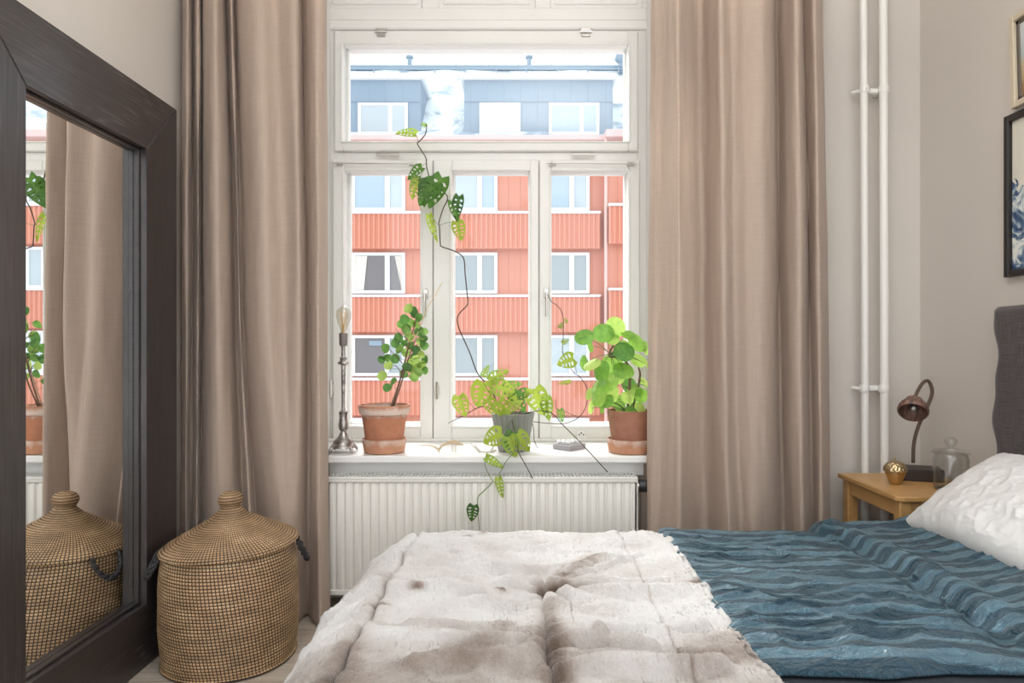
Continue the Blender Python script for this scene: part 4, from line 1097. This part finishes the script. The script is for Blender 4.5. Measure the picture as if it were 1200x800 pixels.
# hanging in front
ml_(588, 508, 205, 24, 2.82, .88, 1.0, att=(600, 492, 2.86)); ml_(596, 512, 290, 24, 2.80, .7, .85, att=(603, 500, 2.84)); ml_(606, 508, 305, 26, 2.80, .85, .75, att=(604, 498, 2.84)); ml_(600, 506, 250, 20, 2.82, .3, .7)
ml_(570, 536, 330, 24, 2.72, .7, .45, att=(572, 532, 2.78)); ml_(584, 560, 282, 24, 2.66, .75, .42); ml_(555, 592, 262, 19, 2.65, .12, .8, curl=.1, att=(560, 596, 2.65))
# along the right-hand vine
ml_(672, 420, 200, 20, 3.04, .8, 1.0, att=(676, 438, 3.06)); ml_(668, 447, 190, 14, 3.05, .8, .4); ml_(659, 402, 30, 9, 3.1, .7, .7); ml_(656, 384, 60, 8, 3.12, .5, .7); ml_(656, 480, 285, 16, 2.98, .45, .6); ml_(664, 378, 110, 6, 3.1, .6, .7)
lf.build('foliage', M['monstera'], MP, smooth=True)

# right pot with pilea
d3 = 2.845; c3 = P(738, 0, d3); k3 = d3 / F
PP = empty('potted_pilea', (c3[0], d3, SILL), 'round-leaved bright green plant in a brown clay pot at the right end of the sill', 'potted plant')
potz([(.2, .3), (23, .3), (24.5, 1), (26.5, 13), (26.8, 16), (25.4, 16.3), (23, 3), (.2, 2.6)], c3, 'saucer', M['terra3'], PP, k3)
potz([(.2, 3), (19, 3), (20, 4), (26, 47), (26.2, 49.5), (25, 49.6), (24, 46), (19, 8), (.2, 7)], c3, 'pot', M['terra2'], PP, k3)
sd = MB(); RR, AA = np.meshgrid(np.linspace(.01, 24.4 * k3, 10), aa, indexing='ij')
sd.grid(np.stack([c3[0] + RR * np.cos(AA), c3[1] + RR * np.sin(AA), SILL + 46 * k3 + .01 * fbm(RR * 90 + 9 + np.cos(AA) * 5, AA * 6, 54)], -1)); sd.build('soil', M['soil'], PP, smooth=True)
sm = MB()
tipA = P(716, 415, d3 - .01)
sm.tube([P(735, 482, d3), P(737, 460, d3), P(738, 435, d3), P(732, 422, d3), P(722, 418, d3), P(714, 417, d3 - .01), P(716, 409, d3 - .01), P(720, 405, d3 - .02)], [.006, .006, .0055, .005, .005, .0048, .004, .003], 8, smooth=5)
sm.tube([P(740, 482, d3 + .02), P(746, 462, d3 + .02), P(750, 440, d3), P(748, 430, d3)], [.005, .005, .0045, .003], 8, smooth=5)
sm.build('stem', M['stem_wood'], PP, smooth=True)
lf = MB(); pet = MB(); rnd = random.Random(8)
big = [(684, 395, 11, -.1), (693, 406, 8, .0), (707, 391, 12, 0), (722, 384, 12, .3), (732, 412, 13, -.35), (747, 401, 13, .1), (749, 422, 10, .1), (686, 426, 9, 0), (693, 427, 10, .2), (704, 435, 12, 0), (717, 428, 13, .25), (731, 434, 12, -.3), (700, 453, 11, .1), (712, 450, 12, .2), (722, 443, 9, .2), (701, 466, 11, .1), (707, 478, 8, .1), (694, 478, 8, .2), (716, 462, 11, .2), (724, 470, 10, .0), (738, 452, 9, -.2), (744, 457, 9, .1), (752, 464, 9, -.1), (745, 471, 9, .2), (735, 466, 8, .2), (740, 481, 7, .0), (729, 480, 8, .3), (733, 404, 9, .2), (758, 408, 9, -.1), (718, 396, 9, .2), (756, 448, 8, .1), (751, 478, 7, .2), (725, 488, 6, .3), (712, 470, 8, -.1), (737, 392, 9, -.2), (690, 462, 7, .1), (765, 430, 9, .1), (764, 460, 8, 0)]
for px, py, s, tn in big:
    dd = d3 + rnd.uniform(-.06, .06); c = P(px, py, dd)
    side = (px - 728) / 40
    nrm = (side * .8 + rnd.uniform(-.35, .35), -1 + rnd.uniform(-.2, .4), rnd.uniform(.0, .9))
    if (px, py) in ((693, 406), (686, 426), (694, 478), (707, 478)): nrm = (1.6, -1, .1)
    disc(lf, c, nrm, s * k3, np.clip(.55 + tn + rnd.uniform(-.25, .25), 0, 1), rnd.uniform(0, 6))
    root_ = tipA if py < 445 else (P(737, 455, d3) if px < 740 else P(747, 450, d3))
    if py > 460: root_ = P(736, 482, d3)
    mid_ = (c + root_) / 2 + np.array([0, 0, .012])
    pet.tube([root_, mid_, c + (0, .002, 0)], [.0016, .0014, .0011], 5, smooth=4)
lf.build('foliage', M['pilea'], PP, smooth=True); pet.build('petioles', M['stem_green'], PP, smooth=True)

# pale driftwood birds
def driftwood(px0, sgn):
    pass
dw = 2.84
b1 = MB().tube([P(484, 521, dw), P(497, 521.5, dw), P(507, 522.5, dw), P(514, 526, dw), P(518, 522, dw), P(525, 519, dw), P(533, 518, dw - .01), P(543, 521, dw - .02)], [.001, .0022, .003, .0055, .005, .007, .010, .002], 10, smooth=6)
b1.tube([P(514, 526, dw), P(514.5, 530, dw - .01), np.array([*P(514.5, 0, dw - .01)[:2], SILL + .001])], [.004, .002, .001], 6, smooth=3)
for q in (530, 534): b1.tube([P(q, 520, dw), np.array([*P(q, 0, dw)[:2], SILL + .001])], .0014, 6)
M['bone'] = mat('bleached_wood', (.50, .39, .26), .7); M['bone2'] = mat('white_coral', (.60, .56, .50), .7)
b1.build('bird_figurine', M['bone'], None, smooth=True, label='pale wooden bird figurine with a long thin tail on the sill', cat='ornament')
b2 = MB().tube([P(552, 519, dw), P(556, 524, dw), P(563, 529, dw), P(573, 530, dw - .01), P(579, 528, dw), P(582, 527, dw)], [.001, .003, .005, .006, .005, .002], 10, smooth=5)
b2.tube([P(562, 528, dw), P(558, 523.5, dw + .02), P(556, 521, dw + .03)], [.004, .003, .001], 8, smooth=3).tube([P(575, 529, dw), P(578, 523, dw + .01), P(581, 519, dw + .02)], [.005, .003, .001], 8, smooth=3)
b2.build('coral_branch', M['bone2'], None, smooth=True, label='small white forked branch lying left of the ribbed pot', cat='ornament')

# grey block with white balls
M['stone'] = painted('grey_stone', (.34, .32, .34), .7, .3, 90)
tr = MB(); ty0 = 2.95
a_ = math.radians(6)
slab(tr, [(P(648, 0, 2.93)[0], 2.93), (P(668, 0, 2.86)[0], 2.865), (P(686, 0, 2.95)[0], 2.95), (P(664, 0, 3.0)[0], 3.01)], SILL + .0003, SILL + .022, .002)
tr.build('ball_tray', M['stone'], None, label='flat grey stone tray holding a row of tiny white balls', cat='tray')
ball0 = None
cxs = [(655, 2.935), (660, 2.925), (666, 2.91), (671, 2.93), (677, 2.945), (661, 2.955), (667, 2.965), (672, 2.965)]
bm_ = MB().sphere((0, 0, 0), .0095, 16)
for i, (px, dd) in enumerate(cxs):
    q = P(px, 0, dd)
    if ball0 is None:
        ball0 = bm_.build('white_ball', mat('white_porcelain', (.82, .82, .83), .2), None, smooth=True, cat='ball', group='white balls on the stone tray'); o = ball0
    else: o = ball0.copy(); C.objects.link(o)
    o.location = (q[0], dd, SILL + .022)
    o['label'] = ('front row, left end', 'front row, second from left', 'front row, foremost', 'front row, second from right', 'front row, right end', 'back row, left end', 'back row, middle', 'back row, right end')[i].join(('tiny glossy white ball on the stone tray, ', ''))
# small white socket against the frame
sk = empty('wall_socket', (X(680), YN - .03, Z(515)), 'small white socket with dark holes at the foot of the right casement', 'socket')
MB().box((X(675), YN - .034, Z(514)), (X(686), YN - .022, Z(503)), .003).build('plate', M['white'], sk)
hm = MB()
for q in ((678, 508), (683, 508), (680.5, 506)): hm.lathe([(.0005, 0), (.0035, 0), (.0035, .0015), (.0005, .0015)], (X(q[0]), YN - .034, Z(q[1])), 10, axis=(0, -1, 0))
hm.build('hole', M['black'], sk)

# ------------------------------------------------------------------ outside: street and the red house opposite
D = 24.0; KX = D / F
EX = lambda px: (px - 610) * KX
EZ = lambda py: CZ + (405 - py) * KX
struct('ground', MB().box((-60, 4, -9.6), (60, 60, -9.4)), M['asphalt'])
HB = empty('apartment_house', (0, D, -9.4), 'red apartment house with white windows and snowy roof across the street', 'building')
x0, x1 = -14.0, 20.0
step = EX(707)
ew = MB().box((x0, D, -9.4), (step, D + 8, EZ(165))).box((step, D - .35, -9.4), (x1, D + 8, EZ(160)))
ew.build('wall', M['red_flat'], HB)
rows = [296 - 96.5 * 1, 296, 296 + 96.5, 296 + 193]      # window tops in px
cols = [413 - 216, 413 - 108, 413, 521, 628.5]
# corrugated bands below each window row, snow on top
def band(xa, xb, yd, zt, zb_, nm='cladding_band'):
    xs_ = np.arange(xa, xb, .17 / 8); pr = np.abs(np.mod(xs_ / .17, 1) * 2 - 1); pr = sstep(.2, .8, pr) * .07
    G_ = np.stack([np.stack([xs_, yd - .22 - pr, np.full_like(xs_, z)], 1) for z in (zb_, zt)], 1)
    mb = MB().grid(G_); mb.box((xa, yd - .215, zb_ + .02), (xb, yd, zt))
    mb.build(nm, M['red_wave'], HB)
    MB().box((xa - .02, yd - .34, zt), (xb, yd, zt + .085), .02).build('snow_ledge', M['snow'], HB)
for r in rows:
    zt = EZ(r - 46.5) ; zb_ = EZ(r - 3)
for r in rows:
    zt, zb_ = EZ(r + 50.5 + 2), EZ(r + 93)
    band(x0, step - .12, D, zt, zb_)
    band(step + .12, x1, D - .35, zt + .2, zb_ + .12)
def house_window(xa, z1, w_, h_, yd, parent, split=.60, ps=('pane_grey', 'pane_grey'), extra=None):
    f = MB(); t = .11
    f.box((xa, yd - .10, z1 - h_), (xa + t, yd + .02, z1), .01).box((xa + w_ - t, yd - .10, z1 - h_), (xa + w_, yd + .02, z1), .01)
    f.box((xa + t, yd - .099, z1 - t), (xa + w_ - t, yd + .02, z1), .01).box((xa + t, yd - .099, z1 - h_), (xa + w_ - t, yd + .02, z1 - h_ + t), .01)
    if split: f.box((xa + w_ * split, yd - .099, z1 - h_ + t), (xa + w_ * split + .17, yd + .02, z1 - t), .01)
    o = f.build('window', M['ext_white'], parent)
    if split:
        MB().box((xa + t, yd - .05, z1 - h_ + t), (xa + w_ * split, yd - .02, z1 - t)).build('pane', M[ps[0]], o)
        MB().box((xa + w_ * split + .17, yd - .05, z1 - h_ + t), (xa + w_ - t, yd - .02, z1 - t)).build('pane', M[ps[1]], o)
    else: MB().box((xa + t * .4, yd - .06, z1 - h_ + t * .4), (xa + w_ - t * .4, yd - .02, z1 - t * .4)).build('blind', M[ps[0]], o)
    return o
kinds = {(0, 2): ('pane_blue', 'pane_pale'), (0, 3): ('pane_pale', 'pane_blue'), (0, 4): ('pane_blue', 'pane_pale'), (1, 2): ('pane_dark', 'pane_dark'), (1, 3): ('pane_grey', 'pane_grey'), (1, 4): ('pane_grey', 'pane_grey'), (2, 2): ('pane_dark', 'pane_grey'), (2, 3): ('pane_grey', 'pane_grey'), (2, 4): ('pane_pale', 'pane_pale')}
for i, r in enumerate(rows):
    for j, c in enumerate(cols):
        o = house_window(EX(c), EZ(r), 62 * KX, 48 * KX, D, HB, .62, kinds.get((i, j), ('pane_grey', 'pane_pale')))
        if (i, j) == (1, 2):
            for xa, xb, xc in ((416.5, 431, 427), (472, 463, 471)):
                xs_ = np.linspace(0, 1, 30); G_ = np.stack([np.stack([EX(xa) + (EX(xb if z > .5 else xc) - EX(xa)) * xs_, D - .075 + .015 * np.sin(xs_ * 25), np.full(30, EZ(340) + (EZ(300) - EZ(340)) * z)], 1) for z in (0, 1)], 1)
                s = MB().grid(G_).build('window_curtain', M['ext_curtain'], o, smooth=True)
        if (i, j) == (2, 2): MB().box((EX(433), D - .09, EZ(405)), (EX(448), D - .06, EZ(399)), .02).build('lamp', M['ext_grey'], o)
    for j in range(4):
        house_window(6.2 + 3.24 * j, EZ(r - 5), 62 * KX, 48 * KX, D - .35, HB, .62, ('pane_grey', 'pane_pale'))
MB().tube([(EX(708), D - .46, -9.3), (EX(708), D - .46, EZ(160))], .055, 10).build('drainpipe', mat('drainpipe', (.62, .42, .38), .6), HB)
# eave and roof
MB().box((x0, D - .45, EZ(168)), (step, D + .3, EZ(162.5)), .02).box((step, D - .8, EZ(168)), (x1, D + .3, EZ(159.5)), .02).build('eave', M['eave'], HB)
ze, zr = EZ(158), CZ + (405 - 83) * 28.5 / F
rf = MB()
nx_, ny_ = 160, 26
UU, VV = np.meshgrid(np.linspace(x0, x1, nx_), np.linspace(0, 1, ny_), indexing='ij')
G_ = np.stack([UU, D + .2 + VV * 4.3, ze + (zr - ze) * VV ** .9 + .25 * fbm(UU * .9, VV * 5, 55)], -1); rf.grid(G_)
rf.box((x0, D + 4.5, 6), (x1, D + 8, zr)); rf.build('roof', M['snow_roof'], HB, smooth=40)
def dormer(xa, xb, wins):
    yd = D + .35; zt, zb_ = CZ + (405 - 94) * yd / F, CZ + (405 - 160) * yd / F
    dm = MB().box((xa, yd, zb_ - .2), (xb, yd + 3.6, zt)); dm.box((xa, yd - .03, CZ + (405 - 119) * yd / F - .02), (xb, yd, CZ + (405 - 119) * yd / F + .02)); o = dm.build('dormer', M['slate'], HB)
    MB().box((xa - .15, yd - .2, zt), (xb + .15, yd + 3.7, zt + .20), .06).build('snow_cap', M['snow'], o)
    for a, b, sp, ps in wins:
        fa, fb = (a - 610) * yd / F, (b - 610) * yd / F
        f = MB(); z1 = CZ + (405 - 121) * yd / F; h_ = 37.5 * yd / F; w_ = fb - fa; t = .10
        f.box((fa, yd - .08, z1 - h_), (fa + t, yd, z1)).box((fb - t, yd - .08, z1 - h_), (fb, yd, z1)).box((fa + t, yd - .08, z1 - t), (fb - t, yd, z1)).box((fa + t, yd - .08, z1 - h_), (fb - t, yd, z1 - h_ + t))
        if sp: f.box((fa + w_ * .61, yd - .08, z1 - h_ + t), (fa + w_ * .69, yd, z1 - t))
        f.box((fa + t, yd - .04, z1 - h_ + t), (fb - t, yd - .005, z1 - t), 0, 0)
        f.build('window', M['ext_white'] if not sp else M['ext_white'], o)
        if sp:
            for q0, q1 in ((fa + t, fa + w_ * .61), (fa + w_ * .69, fb - t)):
                MB().box((q0, yd - .06, z1 - h_ + t), (q1, yd - .042, z1 - t)).build('pane', M[ps], o)
        else: MB().box((fa + t * .3, yd - .085, z1 - h_ + t * .3), (fb - t * .3, yd - .06, z1 - t * .3)).build('blind', M['blind'], o)
dormer(-9.6, (493 - 610) * 24.35 / F, [(420, 478, 1, 'pane_pale')])
dormer((544 - 610) * 24.35 / F, (718 - 610) * 24.35 / F, [(562, 610, 0, None), (643, 702, 1, 'pane_blue')])
dormer(7.0, 12.5, [(845, 900, 1, 'pane_blue')])
yr = 28.5; RZ = lambda py: CZ + (405 - py) * yr / F; RX = lambda px: (px - 610) * yr / F
rg = MB().box((x0, yr - .1, RZ(82)), (x1, yr + .3, RZ(77.5)), .03)
for zq in (84, 87.5): rg.tube([(x0, yr - .6, RZ(zq)), (x1, yr - .6, RZ(zq))], .035, 6)
for q in np.arange(x0 + .5, x1, 1.25): rg.tube([(q, yr - .6, RZ(92)), (q, yr - .6, RZ(83))], .03, 5)
rg.build('ridge_rail', M['ext_grey'], HB)
wr_ = MB()
wr_.tube([(x0, yr, RZ(62)), (x1, yr, RZ(62))], .022, 5)
for px in (380, 413, 445, 497, 534, 573, 607, 646, 687, 720): wr_.tube([(RX(px), yr, RZ(79)), (RX(px), yr, RZ(57))], .022, 5)
wr_.build('safety_wire', M['ext_grey'], HB)
for px in (480, 620): MB().lathe([(.10, 0), (.10, .42), (.17, .42), (.17, .5), (.02, .52)], (RX(px), yr, RZ(80)), 14).build('vent', M['ext_grey'], HB, smooth=40)
MB().sphere((RX(726), yr - .4, RZ(72)), .27, 18).tube([(RX(726), yr - .4, RZ(90)), (RX(726), yr - .4, RZ(78))], .12, 10).build('vent', M['ext_grey'], HB, smooth=40)


# ------------------------------------------------------------------ added fill light out of view: an upward bowl that brightens the room
CLp = empty('fill_bowl', (.25, 1.0, 2.13), 'added white fill light bowl, out of view under the ceiling above the bed', 'lamp')
MB().lathe([(.001, 2.13), (.12, 2.135), (.21, 2.16), (.25, 2.20), (.255, 2.20), (.215, 2.155), (.12, 2.128), (.001, 2.122)][::-1], (.25, 1.0, 0), 48, close=False).build('lamp_shade', M['white'], CLp, smooth=60)
mb = MB()
for a in (0, 2.1, 4.2): mb.tube([(.25 + .245 * math.cos(a), 1.0 + .245 * math.sin(a), 2.20), (.25, 1.0, ZC)], .002, 5)
mb.build('cord', M['metal'], CLp)
ld = bpy.data.lights.new('fill_light', 'AREA'); ld.shape = 'DISK'; ld.size = .42; ld.energy = FILL_POWER; ld.color = (1, .975, .94)
lo = bpy.data.objects.new('fill_light', ld); C.objects.link(lo); lo.parent = CLp; lo.location = (0, 0, .055); lo.rotation_euler = (PI, 0, 0)
